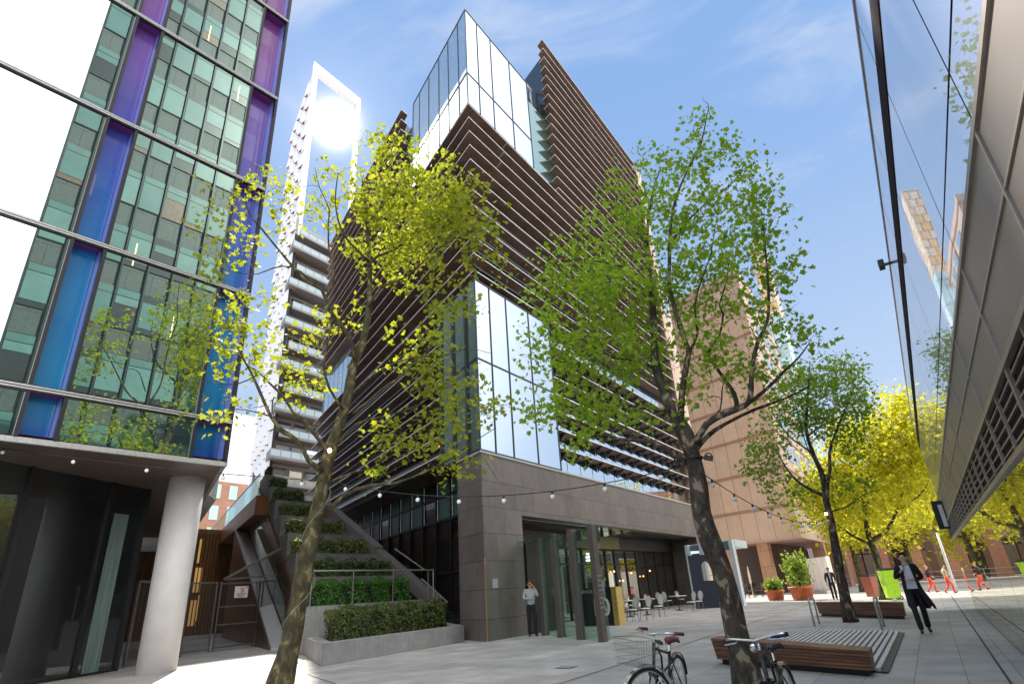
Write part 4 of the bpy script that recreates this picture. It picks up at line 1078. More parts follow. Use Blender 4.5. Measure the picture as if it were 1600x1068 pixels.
# ------------------------------------------------------------------ trees
M_BARK = barkmat('plane_bark', (0.026, 0.022, 0.009), (0.062, 0.052, 0.020), (0.15, 0.13, 0.06))
M_BARKD = barkmat('plane_bark_dark', (0.025, 0.02, 0.016), (0.06, 0.048, 0.036), (0.22, 0.19, 0.13))
STAR = [(0, 0), (.20, .10), (.52, .04), (.40, .34), (.62, .62), (.28, .66), (0, 1.05)]
def leaf_template(lobed):
    if lobed:
        rt = [(x, y, .22 * x) for x, y in STAR]; lf = [(-x, y, .22 * x) for x, y in STAR[1:-1]]
        vs = rt + lf; n = len(rt)
        return np.array(vs), [tuple(range(n)), tuple([0] + [n - 1] + list(range(n + len(lf) - 1, n - 1, -1)))]
    return np.array([(0, 0, 0), (.42, .45, .12), (0, 1, 0), (-.42, .45, .12)]), [(0, 1, 2), (0, 2, 3)]
def make_tree(name, label, base, limbs, blobs, leafm, barkm, nclump, per, size, lobed=True, seed=1, group='plane trees of the street', spread=.22, twig=.011, flare=1.25, reach=1.6, bare=0, thick=1.0):
    rg = np.random.default_rng(seed)
    root = thing(name, label, 'tree', base, group)
    n0 = np.array([base[0], base[1], 0.]); n0 = n0 / np.linalg.norm(n0); side = np.array([n0[1], -n0[0], 0])
    def at(x, y, off): return onp(x, y, base + n0 * off, n0)
    wood = MB(); P, R = [], []
    for li, (pts, r0, r1, dep) in enumerate(limbs):
        k = len(pts); pp = []; r0, r1 = r0 * thick, r1
        for i, (x, y) in enumerate(pts):
            off = dep * (i / max(1, k - 1)) ** 0.8
            pp.append(at(x, y, off))
        # smooth resample (Catmull-Rom)
        Q = []
        ext = [2 * pp[0] - pp[1]] + pp + [2 * pp[-1] - pp[-2]]
        for i in range(1, k):
            a, b, c, d = ext[i - 1], ext[i], ext[i + 1], ext[i + 2]
            m = max(2, int(np.linalg.norm(c - b) / .22))
            for t in np.linspace(0, 1, m, endpoint=False):
                Q.append(.5 * ((2 * b) + (c - a) * t + (2 * a - 5 * b + 4 * c - d) * t * t + (3 * b - a - 3 * c + d) * t ** 3))
        Q.append(pp[-1]); kk = len(Q)
        tt = np.linspace(0, 1, kk); rr = r0 + (r1 - r0) * tt ** .8
        if li == 0:
            Q[0] = np.array([Q[0][0], Q[0][1], min(Q[0][2], -.03)])
            zz = np.array([q[2] for q in Q]); rr = rr * (1 + (flare - 1) * np.exp(-np.maximum(zz, 0) / .25)) * (1 + .05 * np.sin(zz * 3.1 + 1) + .035 * np.sin(zz * 7.3))
        else: rr = rr * (1 + .08 * np.sin(np.arange(kk) * 1.3 + li))
        wood.tube(Q, rr, 12 if li == 0 else (8 if r0 > .03 else 6))
        if li > 0 or True:
            s0 = 0 if li else int(kk * .62)
            P += Q[s0:]; R += list(rr[s0:])
    # clump targets inside the crown blobs
    W = np.array([b[2] * b[3] * b[5] * b[6] for b in blobs], float); W /= W.sum()
    ctr = [at(b[0], b[1], b[4]) for b in blobs]
    tg = []
    for i in range(nclump + bare):
        j = rg.choice(len(blobs), p=W); b = blobs[j]; c = ctr[j]
        dep = (c - O) @ CF; ppm = FPX / dep
        v = rg.normal(0, 1, 3); v /= np.linalg.norm(v); v *= rg.random() ** (1 / 2.2)
        p = c + side * v[0] * b[2] / ppm + n0 * v[1] * b[5] + UP * v[2] * b[3] / ppm * 1.05
        tg.append(p)
    P = [np.array(p) for p in P]; PA = np.array(P); RA = np.array(R)
    order = np.argsort([np.min(np.linalg.norm(PA - t, axis=1)) for t in tg])
    spots = []
    for oi in order:
        t = tg[oi]
        d = np.linalg.norm(PA - t, axis=1) + .5 * np.maximum(0, PA[:, 2] - t[2] + .1)
        j = int(np.argmin(d)); a = PA[j]; L = np.linalg.norm(t - a)
        if L < .05: continue
        if L > reach: t = a + (t - a) * reach / L; L = reach
        mid = (a + t) / 2 + rg.normal(0, .09, 3) * L + UP * .08 * L
        m1 = (a + mid) / 2 + rg.normal(0, .05, 3) * L; m2 = (mid + t) / 2 + rg.normal(0, .06, 3) * L
        pts = [a, m1, mid, m2, t]
        r0 = min(RA[j] * .8, twig * .55 + twig * .75 * L); r0 = max(r0, .005)
        rr = [r0, r0 * .8, r0 * .62, r0 * .48, r0 * .3]
        wood.tube(pts, rr, 4 if r0 < .012 else 5, cap=False)
        PA = np.vstack([PA, [m1, mid, m2, t]]); RA = np.concatenate([RA, rr[1:]])
        for q_ in range(per if oi < nclump else 0):
            f = rg.random() ** .6
            base_p = (mid * (1 - f) + t * f) if rg.random() < .7 else t
            spots.append(base_p + rg.normal(0, spread, 3))
    wood.build('trunk', barkm, root, smooth=True)
    tv, tf = leaf_template(lobed)
    N = len(spots); X = np.array(spots)
    nr = rg.normal(0, 1, (N, 3)) + np.array([0, 0, .9]); nr /= np.linalg.norm(nr, axis=1, keepdims=True)
    t = rg.normal(0, 1, (N, 3)) + np.array([0, 0, -.5]); t -= nr * (t * nr).sum(1, keepdims=True); t /= np.linalg.norm(t, axis=1, keepdims=True)
    s = np.cross(t, nr); sc = size * rg.uniform(.4, 1.35, (N, 1, 1))
    V = X[:, None, :] + sc * (tv[None, :, 0:1] * s[:, None, :] + tv[None, :, 1:2] * t[:, None, :] + tv[None, :, 2:3] * nr[:, None, :])
    off = np.array(root.location); V = (V - off).reshape(-1, 3)
    nv = len(tv); F = [tuple(i * nv + k for k in f) for i in range(N) for f in tf]
    me = bpy.data.meshes.new('crown'); me.from_pydata(V.tolist(), [], F); me.materials.append(leafm); me.update()
    o = bpy.data.objects.new('crown', me); COL.objects.link(o); o.parent = root
    return root
LEAF1 = leafmat('leaf_yellow_green', (0.13, 0.18, 0.012), (0.25, 0.28, 0.022), (0.31, 0.40, 0.02), (0.60, 0.60, 0.035), .55)
LEAF2 = leafmat('leaf_fresh_green', (0.15, 0.26, 0.012), (0.26, 0.38, 0.022), (0.32, 0.52, 0.02), (0.52, 0.70, 0.03), .5)
LEAF3 = leafmat('leaf_deep_green', (0.13, 0.21, 0.012), (0.22, 0.31, 0.02), (0.2, 0.36, 0.02), (0.34, 0.48, 0.03), .5)
LEAF4 = leafmat('leaf_sunlit_yellow', (0.34, 0.35, 0.014), (0.54, 0.50, 0.03), (0.62, 0.64, 0.025), (0.90, 0.82, 0.05), .55)
def B(x, y, rx, ry, off=0., dr=1.2, w=1.0): return (x, y, rx, ry, off, dr, w)
T1 = gnd(434, 1080)
limbs1 = [
 ([(434, 1080), (455, 1000), (468, 930), (482, 860), (497, 790), (510, 730), (520, 690), (535, 650), (545, 610), (552, 570), (565, 540), (574, 500), (578, 450), (577, 400), (572, 330), (566, 280)], .265, .02, .3),
 ([(503, 735), (482, 719), (467, 690), (440, 671), (423, 650), (407, 614), (392, 581), (380, 560), (371, 542)], .075, .016, -.9),
 ([(484, 721), (476, 706), (452, 680), (437, 674), (425, 640), (428, 620)], .045, .012, .7),
 ([(512, 705), (491, 677), (467, 650), (458, 644), (443, 620), (422, 599), (404, 581), (389, 572)], .062, .014, .6),
 ([(536, 640), (514, 605), (506, 570), (511, 540), (516, 515), (517, 490)], .04, .012, -.8),
 ([(556, 560), (544, 523), (525, 498), (513, 479), (503, 453), (481, 440), (459, 418), (427, 380), (406, 354), (392, 338), (383, 316)], .07, .013, -.7),
 ([(508, 469), (521, 433), (514, 393), (513, 348), (514, 326), (499, 292), (492, 262)], .042, .01, .8),
 ([(493, 443), (457, 417), (426, 419), (403, 428), (378, 427), (352, 420)], .026, .008, .5),
 ([(577, 410), (556, 388), (540, 371), (528, 343), (524, 310), (528, 270)], .045, .012, -.6),
 ([(576, 480), (590, 455), (604, 445), (625, 437), (645, 425), (665, 405), (690, 385), (722, 368)], .05, .01, -.8),
 ([(577, 415), (590, 400), (612, 392), (635, 371), (650, 355), (668, 340), (690, 325), (716, 318)], .05, .01, .7),
 ([(573, 350), (590, 330), (606, 310), (620, 290), (635, 270), (652, 252)], .035, .009, .2),
 ([(555, 612), (575, 592), (600, 575), (645, 558), (690, 556), (732, 544), (766, 552)], .035, .007, -1.0),
 ([(552, 645), (574, 629), (597, 608), (631, 585), (660, 560), (680, 520)], .042, .01, .6),
 ([(530, 690), (557, 662), (604, 649), (655, 632), (682, 608), (722, 588)], .042, .008, -.5),
 ([(516, 795), (541, 771), (581, 758), (618, 754), (661, 738), (698, 720), (738, 691), (775, 668)], .058, .008, -1.2),
 ([(520, 750), (541, 742), (560, 735), (590, 728), (606, 706), (650, 702), (690, 690)], .034, .007, .5),
 ([(738, 695), (762, 725), (782, 757)], .010, .005, -.2),
 ([(404, 585), (370, 600), (335, 598), (300, 590)], .02, .006, -.3),
 ([(423, 650), (385, 640), (350, 640), (320, 650)], .02, .006, -.3),
]
blobs1 = [B(650, 300, 105, 70, 0, 1.6, 1.5), B(600, 245, 45, 55, .2, 1.2, .9), B(700, 345, 70, 50, -.4, 1.4, 1.3), B(640, 395, 100, 55, .3, 1.6, 1.2), B(565, 330, 60, 70, .4, 1.3, .7),
          B(490, 310, 75, 60, .4, 1.3, .45), B(395, 290, 45, 60, -.5, .9, .8), B(345, 325, 45, 45, -.7, .8, .7), B(335, 395, 55, 45, -.6, .9, .7), B(420, 350, 60, 50, -.4, 1., .5),
          B(360, 520, 70, 60, -.6, 1., .8), B(310, 580, 40, 30, -.8, .7, .7), B(345, 640, 55, 28, -.7, .8, .8), B(440, 560, 55, 60, .2, 1.1, .35), B(480, 600, 50, 40, .5, 1., .3),
          B(690, 480, 65, 50, .2, 1.3, .7), B(655, 560, 85, 45, -.3, 1.3, .7), B(705, 615, 75, 50, -.3, 1.3, .9), B(645, 680, 75, 35, .2, 1.2, .6), B(700, 725, 45, 28, -.6, .9, .8),
          B(600, 728, 55, 20, .1, .9, .7), B(770, 640, 38, 28, -.9, .7, .8), B(762, 740, 38, 20, -1.1, .5, .8), B(745, 360, 40, 50, -.6, 1., 1.), B(577, 205, 18, 25, .2, .6, 1.2),
          B(770, 420, 30, 30, -.6, .8, .9), B(530, 500, 60, 60, .3, 1.2, .3), B(400, 470, 50, 40, -.4, .9, .5), B(735, 300, 30, 30, -.4, .8, 1.)]
make_tree('plane_tree', 'yellow green plane tree with a mossy trunk standing left by the granite planter', T1, limbs1, blobs1, LEAF1, M_BARK, 600, 13, .115, True, 3, bare=420, thick=.84, spread=.15)
T2 = gnd(1172, 1082)
limbs2 = [
 ([(1172, 1082), (1163, 1040), (1150, 985), (1139, 930), (1126, 885), (1108, 840), (1096, 800), (1092, 760), (1083, 715), (1072, 680), (1061, 662)], .205, .125, 0),
 ([(1078, 700), (1061, 668), (1041, 620), (1025, 572), (1022, 510), (1016, 440), (1011, 400), (1013, 340), (1020, 300), (1032, 262)], .125, .012, .5),
 ([(1076, 700), (1065, 665), (1066, 608), (1076, 552), (1071, 535), (1057, 490), (1046, 448), (1046, 410), (1047, 360), (1056, 310), (1076, 262), (1095, 225), (1107, 168)], .075, .01, -.3),
 ([(1079, 705), (1104, 662), (1135, 645), (1161, 635), (1172, 622), (1174, 590), (1176, 569), (1184, 533), (1199, 502), (1201, 468), (1200, 440), (1197, 400), (1192, 350)], .075, .012, -.4),
 ([(1161, 636), (1197, 608), (1222, 583), (1248, 558), (1263, 538)], .045, .008, -.3),
 ([(1086, 705), (1104, 682), (1133, 662), (1180, 639), (1220, 625), (1250, 611), (1266, 602)], .055, .009, .8),
 ([(1152, 638), (1147, 614), (1130, 589), (1116, 569), (1107, 550), (1124, 524), (1130, 490), (1124, 476), (1135, 440), (1140, 400)], .045, .01, .6),
 ([(1024, 575), (997, 564), (957, 558), (921, 538), (898, 524), (870, 520)], .04, .008, -.6),
 ([(1018, 470), (1008, 462), (985, 448), (950, 440), (920, 425)], .04, .008, .5),
 ([(1072, 722), (1053, 710), (1019, 690), (980, 687), (946, 679), (918, 665), (898, 656), (870, 650)], .055, .008, -.6),
 ([(1045, 640), (1025, 642), (991, 634), (963, 634), (930, 620), (905, 600)], .042, .008, .6),
 ([(1012, 420), (980, 418), (929, 407), (872, 406)], .028, .007, -.3),
 ([(1012, 380), (985, 350), (965, 320), (960, 290)], .028, .007, .4),
 ([(1047, 380), (1070, 350), (1100, 320), (1140, 290), (1165, 262)], .03, .007, .3),
 ([(1076, 552), (1090, 520), (1085, 480), (1095, 440), (1110, 400), (1118, 350)], .03, .008, -.6),
 ([(1104, 662), (1125, 640), (1128, 610), (1130, 600)], .02, .008, .4),
]
blobs2 = [B(870, 540, 55, 45, -.2, 1., 1.), B(852, 475, 40, 35, 0, .8, 1.), B(900, 425, 70, 45, .1, 1.1, 1.1), B(955, 375, 60, 50, .2, 1.1, 1.), B(985, 310, 45, 45, .2, .9, .9), B(1035, 270, 45, 45, 0, .9, .8),
          B(1095, 225, 35, 45, -.2, .7, .7), B(1135, 265, 50, 45, .1, .9, .6), B(1165, 300, 45, 45, 0, .8, .7), B(1195, 345, 40, 50, -.2, .8, .7), B(1215, 410, 28, 45, -.3, .7, .8), B(1065, 340, 70, 50, 0, 1.2, .7), B(1125, 350, 70, 50, 0, 1.2, .7),
          B(960, 470, 80, 50, 0, 1.3, 1.1), B(1050, 440, 70, 55, .2, 1.3, .9), B(1140, 430, 70, 55, .1, 1.2, .8), B(1200, 480, 45, 45, -.2, .9, .8), B(930, 560, 80, 45, 0, 1.2, 1.1), B(1000, 555, 55, 45, .2, 1., .9), B(1085, 540, 55, 45, .2, 1., .6),
          B(1150, 550, 55, 45, .1, 1., .6), B(1235, 530, 40, 35, -.3, .7, .6), B(1255, 575, 25, 30, -.2, .6, .5), B(880, 630, 60, 38, -.3, 1., .9), B(950, 650, 75, 35, 0, 1.1, .8), B(915, 700, 50, 20, -.3, .7, .6), B(1100, 600, 50, 35, .3, .9, .5),
          B(1175, 600, 45, 35, .4, .9, .5), B(1107, 172, 14, 30, -.3, .4, 1.6), B(1078, 205, 18, 30, -.2, .5, 1.), B(1140, 225, 20, 30, 0, .5, .8), B(1172, 262, 22, 30, 0, .5, .9), B(1208, 318, 20, 30, -.2, .5, .8), B(1235, 425, 16, 40, -.3, .5, .7), B(1285, 520, 18, 22, -.3, .4, .6), B(1010, 235, 22, 25, 0, .5, .8), B(832, 640, 22, 26, -.4, .6, .6), B(826, 570, 25, 40, -.3, .6, .7), B(1030, 640, 60, 30, .2, .9, .5)]
make_tree('plane_tree', 'fresh green plane tree rising between the striped bench and the nearest bicycles', T2, limbs2, blobs2, LEAF2, M_BARKD, 880, 12, .082, True, 8, spread=.115, twig=.010, thick=.86, bare=150)
T3 = gnd(1330, 971)
limbs3 = [
 ([(1330, 971), (1322, 940), (1312, 890), (1305, 850), (1298, 810), (1291, 782), (1286, 745), (1272, 712), (1260, 674), (1261, 640), (1263, 600), (1266, 565)], .185, .015, 0),
 ([(1292, 785), (1293, 755), (1297, 733), (1296, 707), (1303, 682), (1318, 645), (1335, 605)], .075, .012, -.6),
 ([(1290, 775), (1260, 761), (1243, 748), (1228, 730), (1215, 706), (1203, 689)], .065, .012, -.5),
 ([(1263, 680), (1284, 664), (1305, 655), (1322, 642), (1346, 615)], .04, .01, .7),
 ([(1268, 706), (1237, 685), (1222, 668), (1210, 650)], .035, .01, .5),
 ([(1279, 728), (1262, 700), (1250, 660), (1240, 620)], .03, .01, -.6),
 ([(1296, 800), (1325, 790), (1350, 772), (1375, 765)], .03, .01, .3),
]
blobs3 = [B(1250, 600, 50, 38, 0, 1.4), B(1310, 592, 45, 38, 0, 1.4), B(1345, 625, 25, 35, 0, 1.2, .8), B(1230, 655, 45, 30, 0, 1.2), B(1198, 705, 40, 35, -.3, 1.2), B(1290, 650, 55, 45, .2, 1.6, .8), B(1335, 680, 28, 40, 0, 1.2, .6), B(1225, 765, 45, 24, -.2, 1.2, .7), B(1182, 745, 25, 22, -.3, 1., .8), B(1320, 760, 40, 30, .3, 1., .5)]
make_tree('plane_tree', 'slender dark trunked plane tree in front of the far wooden bench', T3, limbs3, blobs3, LEAF3, M_BARKD, 520, 13, .125, False, 12, spread=.17, twig=.012)
T4 = gnd(1384, 936)
limbs4 = [
 ([(1384, 936), (1376, 900), (1368, 865), (1358, 840), (1352, 800), (1352, 760), (1360, 720)], .26, .04, 0),
 ([(1360, 845), (1385, 828), (1400, 800), (1410, 770), (1425, 720)], .12, .03, .4), ([(1362, 850), (1335, 838), (1310, 820), (1290, 800), (1275, 790)], .10, .02, -.5),
 ([(1353, 800), (1330, 770), (1310, 740)], .06, .02, .6), ([(1400, 800), (1440, 770), (1455, 740)], .05, .02, -.5), ([(1356, 740), (1380, 690), (1400, 655)], .05, .02, -.3)]
blobs4 = [B(1370, 725, 60, 60, 0, 2.5), B(1315, 772, 55, 42, 0, 2.2), B(1400, 668, 45, 45, 0, 2.2), B(1425, 760, 45, 55, .3, 2.2), B(1300, 725, 40, 35, .3, 2.), B(1440, 690, 35, 55, 0, 2.), B(1375, 815, 70, 30, 0, 2.2), B(1265, 800, 35, 28, -.4, 1.6), B(1345, 680, 40, 35, .5, 2.), B(1405, 630, 35, 30, 0, 2.), B(1330, 700, 40, 40, 0, 2.2), B(1290, 770, 45, 40, 0, 2.), B(1420, 700, 45, 50, .5, 2.4), B(1250, 770, 25, 25, 0, 1.5), B(1430, 640, 35, 35, 0, 2.), B(1450, 680, 30, 40, -.5, 2.)]
make_tree('plane_tree', 'big sunlit yellow plane tree beside the lime green bin', T4, limbs4, blobs4, LEAF4, M_BARK, 950, 19, .21, False, 21, spread=.28, twig=.02, reach=2.6)
T5 = gnd(1430, 912)
limbs5 = [([(1430, 912), (1422, 880), (1414, 850), (1412, 820), (1418, 780)], .32, .06, 0), ([(1414, 850), (1440, 825), (1460, 790)], .14, .04, 0), ([(1415, 855), (1390, 830), (1375, 800)], .12, .04, 1)]
blobs5 = [B(1418, 800, 55, 45, 0, 3.5), B(1445, 730, 40, 50, 0, 3.5), B(1385, 780, 40, 45, 1, 3.), B(1405, 850, 30, 18, 2, 3.)]
make_tree('plane_tree', 'farthest yellow plane tree standing near the white van', T5, limbs5, blobs5, LEAF4, M_BARK, 360, 18, .34, False, 33, spread=.6, twig=.03, reach=3.5)

for k, (px_, n_, lb) in enumerate(((tuple(P2(53, -4.6)[:2]), 300, 'sunlit yellow tree by the corner of the tan building behind the hoardings'), ((30.5, 42.5), 360, 'sunlit yellow tree hidden behind the pavilion and mirrored in the shop glass'), ((40.0, 56.0), 300, 'farther sunlit yellow tree beyond the pavilion end seen in reflections'))):
    b6 = np.array([px_[0], px_[1], 0.])
    def w2p(P):
        q_ = P - O; c_ = q_ @ CF; return (800 + FPX * (q_ @ CR) / c_, 534 - FPX * (q_ @ CU) / c_)
    ppm = FPX / ((b6 - O) @ CF)
    lim = [([w2p(b6 + UP * z_) for z_ in (0, 1.5, 3, 5, 8)], .26, .05, 0)]
    for dx in (-1, 1): lim.append(([w2p(b6 + UP * 3), w2p(b6 + UP * 4.2 + UD * dx * .9), w2p(b6 + UP * 5.6 + UD * dx * 2.2)], .1, .03, dx * .8))
    bl = []
    for (dx, z_, r_) in ((0, 5.0, 1.7), (-1.0, 4.4, 1.3), (1.6, 4.6, 1.6), (.6, 6.8, 1.5)) if k == 0 else ((-1.5, 3.0, 1.5), (1.5, 3.1, 1.5), (0, 3.3, 1.4), (-2.6, 4.2, 1.6), (2.6, 4.2, 1.6), (0, 7.5, 2.6), (-1.8, 6, 2.2), (1.8, 6, 2.2), (0, 9, 2.0), (-1, 4.6, 1.8), (1.2, 4.6, 1.8)):
        x_, y_ = w2p(b6 + UP * z_ + UD * dx); bl.append(B(x_, y_, r_ * ppm, r_ * .8 * ppm, 0, r_))
    make_tree('plane_tree', lb, b6, lim, bl, LEAF4, M_BARK, n_, 15, .32, False, 41 + k, spread=.5, twig=.02, reach=2.6)
# ------------------------------------------------------------------ entrance portals
M_FINBROWN = plain('portal_brown', (0.125, 0.105, 0.098), 0.45, 0.2, var=0.1)
M_DOT = plain('etched_dot', (0.45, 0.45, 0.44), 0.6)
po = thing('entrance_portal', 'brown entrance portal of four deep posts with glass between them', 'portal', S(1.8, -3))
PH = 3.22
pb = [-1.35, -2.55, -3.8, -5.0]
pf = [gnd(846, 992), gnd(871, 995.5), gnd(901, 999), gnd(935, 1002.5)]
for p_ in pf:
    q = MB(); q.box(p_ - DL * .24, UD * .30, DL * .24, UP * PH); q.build('post', M_FINBROWN, po, bevel=.006)
for i in range(3):
    e0, e1 = pf[i + 1] + UD * .14, pf[i] + UD * .14 - DL * .24; x_ = UD * .025; q = MB(); q.hexa([e0, e1, e1 + x_, e0 + x_], [p + UP * (PH - .08) for p in (e0, e1, e1 + x_, e0 + x_)]); q.build('glass_infill', M_PORTALGLASS, po)
q = MB(); q.box(S(2.06, -5.0, PH - .09), UD * 2.6, DL * 4.9, UP * .05); q.build('glass_roof', M_GREENCLEAR, po)
q = MB(); q.box(pf[3] - DL * .14 + UD * .3, UD * .32, DL * .025, UP * (PH - .05)); q.build('glass_screen', M_PORTALGLASS, po)
q = MB(); q.box(S(2.6, -.1, .02), UD * 2.2, DL * .2, UP * (PH - .1))
q.build('inner_door', M_DARK, po)
q = MB()
for (z0, n_) in ((1.75, 4), (1.15, 3)):
    for i in range(3):
        for j in range(n_): q.cbox(pf[3] - DL * .246 + UD * (.07 + i * .09) + UP * (z0 - j * .13), .035, .008, .035, 0, math.radians(90 - 32.85))
q.build('etched_dots', M_DOT, po)
M_PALEP = plain('pale_portal_paint', (0.62, 0.68, 0.72), 0.4, 0.1, var=0.05)
p2 = thing('entrance_portal', 'pale blue white entrance portal of posts and glass behind the black screen', 'portal', gnd(1075, 945))
pp = [gnd(1066, 944), gnd(1088, 941), gnd(1112, 938), gnd(1138, 937)]
bs = S(21.5, -.6)
for i in range(4):
    q = MB(); q.box(S(21.2, -.4 - 1.15 * i), UD * .55, DL * .28, UP * 3.55); q.build('post', M_PALEP, p2, bevel=.006)
q = MB(); q.box(S(21.75, -3.9, 3.15), UD * 2.8, DL * 3.8, UP * .42); q.build('roof_beam', M_PALEP, p2)
q = MB(); q.box(S(21.3, -3.6, 3.0), UD * .05, DL * 3.5, UP * .5); q.build('glass_header', M_PALEGLASS, p2)

# ------------------------------------------------------------------ street number sign
sL, sR = gnd(905, 977.5), gnd(960.5, 976.5)
sx_ = (sR - sL); sw = np.linalg.norm(sx_); sx_ /= sw; sn = np.array([sx_[1], -sx_[0], 0])
M_GOLD = plain('gold_panel', (0.62, 0.44, 0.14), 0.35, 0.6, var=0.12)
sgn = thing('street_sign', 'black street number block with gold end panel beside the brown portal', 'sign', (sL + sR) / 2)
SHT = 1.42
q = MB(); q.box(sL, sx_ * sw, -sn * .5, UP * SHT); q.build('sign_block', M_BLACK, sgn)
q = MB(); q.box(sR + sx_ * .004, sx_ * .13, -sn * .5 , UP * SHT); q.box(sR + sx_ * .15, sx_ * .09, -sn * .5, UP * SHT); q.build('gold_end', M_GOLD, sgn)
M_LET = plain('sign_letter', (0.62, 0.62, 0.60), 0.5)
mid = (sL + sR) / 2
text_mesh('street_name', 'BROCK STREET', .17, M_LET, sgn, mid + UP * (SHT - .19) + sn * .006, sx_, UP, .004)
text_mesh('street_number', '10', .92, M_LET, sgn, mid + sx_ * .28 + UP * .38 + sn * .006, sx_, UP, .006, 'CENTER', .012)
tx = thing('wall_plaque', 'small pale plaque on the dark stone pier above waist height', 'sign', S(.55, -.01, 1.8))
q = MB(); q.box(S(.42, -.012, 1.62), UD * .32, DL * .015, UP * .30); q.build('plate', plain('plaque_grey', (0.36, 0.36, 0.38), 0.4), tx)
# black cafe screen
scr = thing('cafe_screen', 'black cafe wind screen with a clear rounded opening beside the pale portal', 'screen', gnd(1114, 948))
kL, kR = gnd(1088, 950.5), gnd(1137, 948)
kx = kR - kL; kw = np.linalg.norm(kx); kx /= kw; kn = np.array([kx[1], -kx[0], 0])
M_NAVY = plain('navy_canvas', (0.010, 0.012, 0.028), 0.6)
q = MB(); q.box(kL, kx * kw, kn * .06, UP * 1.42); q.box(kL + UP * 2.45, kx * kw, kn * .06, UP * .36)
q.box(kL + UP * 1.42, kx * .62, kn * .06, UP * 1.03); q.box(kR - kx * .5 + UP * 1.42, kx * .5, kn * .06, UP * 1.03)
for i in range(10):
    a0, a1 = math.pi * i / 10, math.pi * (i + 1) / 10
    cx, rx, rz = (kw - 1.12) / 2 + .62, (kw - 1.12) / 2, .55
    p0 = kL + kx * (cx - rx * math.cos(a0)) + UP * (1.9 + rz * math.sin(a0)); p1 = kL + kx * (cx - rx * math.cos(a1)) + UP * (1.9 + rz * math.sin(a1))
    t0 = np.array([p0[0], p0[1], 2.45]); t1 = np.array([p1[0], p1[1], 2.45])
    q.hexa([p0, p1, p1 + kn * .06, p0 + kn * .06], [t0, t1, t1 + kn * .06, t0 + kn * .06])
q.build('canvas_panel', M_NAVY, scr)
q = MB()
for s_ in (0, kw - .05): q.box(kL + kx * s_ - kn * .01, kx * .05, kn * .08, UP * 2.85)
q.build('screen_frame', M_BLACK, scr)

# ------------------------------------------------------------------ cafe furniture
M_CHAIR = plain('pale_rattan', (0.62, 0.64, 0.62), 0.55, var=0.1, scale=20)
M_BAMBOO = plain('bamboo_leg', (0.16, 0.12, 0.09), 0.5, var=0.2)
def make_chair():
    t = thing('cafe_chair', 'x', 'chair', (0, 0, 0), 'white round backed cafe chairs')
    q = MB(); q.lathe((0, 0, .44), [(.19, 0), (.215, .012), (.215, .03), (.19, .042)], 18); q.build('seat', M_CHAIR, t, True)
    q = MB(); n_ = 18
    f = [(.20 * math.cos(2 * math.pi * i / n_), -.20 - .05 * (.5 + .5 * math.sin(2 * math.pi * i / n_)), .74 + .23 * math.sin(2 * math.pi * i / n_)) for i in range(n_)]
    q.add(f + [(x, y - .02, z) for x, y, z in f], [tuple(range(n_)), tuple(range(2 * n_ - 1, n_ - 1, -1))] + [(i, n_ + i, n_ + (i + 1) % n_, (i + 1) % n_) for i in range(n_)])
    q.build('backrest', M_CHAIR, t)
    q = MB(); q.tube([(x * 1.04, y - .01, z) for x, y, z in f] + [(f[0][0] * 1.04, f[0][1] - .01, f[0][2])], .013, 6); q.build('back_frame', M_BAMBOO, t)
    for (x, y) in ((-.16, .15), (.16, .15), (-.15, -.15), (.15, -.15)):
        q = MB(); top = .46 if y > 0 else .72; yb = y * 1.28
        q.tube([(x * 1.25, yb, 0), (x * 1.1, y * 1.05, .25), (x, y if y > 0 else -.17, .45)] + ([] if y > 0 else [(x * 1.2, -.215, top)]), .012, 6); q.build('leg', M_BAMBOO, t)
    return t
def make_table():
    t = thing('cafe_table', 'x', 'table', (0, 0, 0), 'square cafe tables on the terrace')
    q = MB(); q.cbox((0, 0, .735), .7, .7, .03); q.build('tabletop', M_CHAIR, t, bevel=.008)
    q = MB(); q.lathe((0, 0, 0), [(.24, 0), (.24, .02), (.05, .05), (.03, .1), (.03, .70), (.10, .72)], 14); q.build('pedestal', M_DARK, t, True)
    return t
def make_vase():
    t = thing('table_flowers', 'x', 'flowers', (0, 0, 0), 'small flower pots on the cafe tables')
    q = MB(); q.lathe((0, 0, 0), [(.035, 0), (.05, .05), (.045, .10)], 10); q.build('pot', M_WHITE, t)
    q = MB()
    for i in range(14): q.ball((RNG.normal(0, .05), RNG.normal(0, .05), .13 + RNG.random() * .07), .025, 6, 4)
    q.build('blooms', plain('orange_bloom', (0.75, 0.25, 0.10), 0.6), t)
    return t
ch0, tb0, vs0 = make_chair(), make_table(), make_vase()
camaz = lambda p: math.atan2(-p[0], p[1])
chairs = [((990, 970), 2.0, 'white cafe chair nearest the black number sign, back turned to the street'), ((1011, 968), 2.1, 'white cafe chair second from the black number sign on the street side'),
          ((1031, 963), 2.2, 'white cafe chair third from the number sign, at the end of the first table row'), ((983, 960), 4.9, 'white cafe chair close behind the gold end of the sign, facing the shop'),
          ((1036, 952), 5.3, 'white cafe chair against the shop front left of the middle table'), ((1046, 951), 5.2, 'white cafe chair against the shop front right beside the middle table'),
          ((1082, 955), 1.9, 'white cafe chair left of a pair next to the black wind screen'), ((1093, 953.5), 2.0, 'white cafe chair touching the black wind screen'),
          ((1066, 948), 5.0, 'white cafe chair behind the farther table near the pale portal')]
for i, (px_, rz, lb) in enumerate(chairs):
    place(ch0 if i == 0 else copy_tree(ch0), gnd(*px_), rz, lb)
tabs = [((985, 963), 'square white cafe table nearest the black number sign'), ((1012, 960), 'square white cafe table in the middle of the first row'), ((1062, 953), 'square white cafe table nearest the black wind screen')]
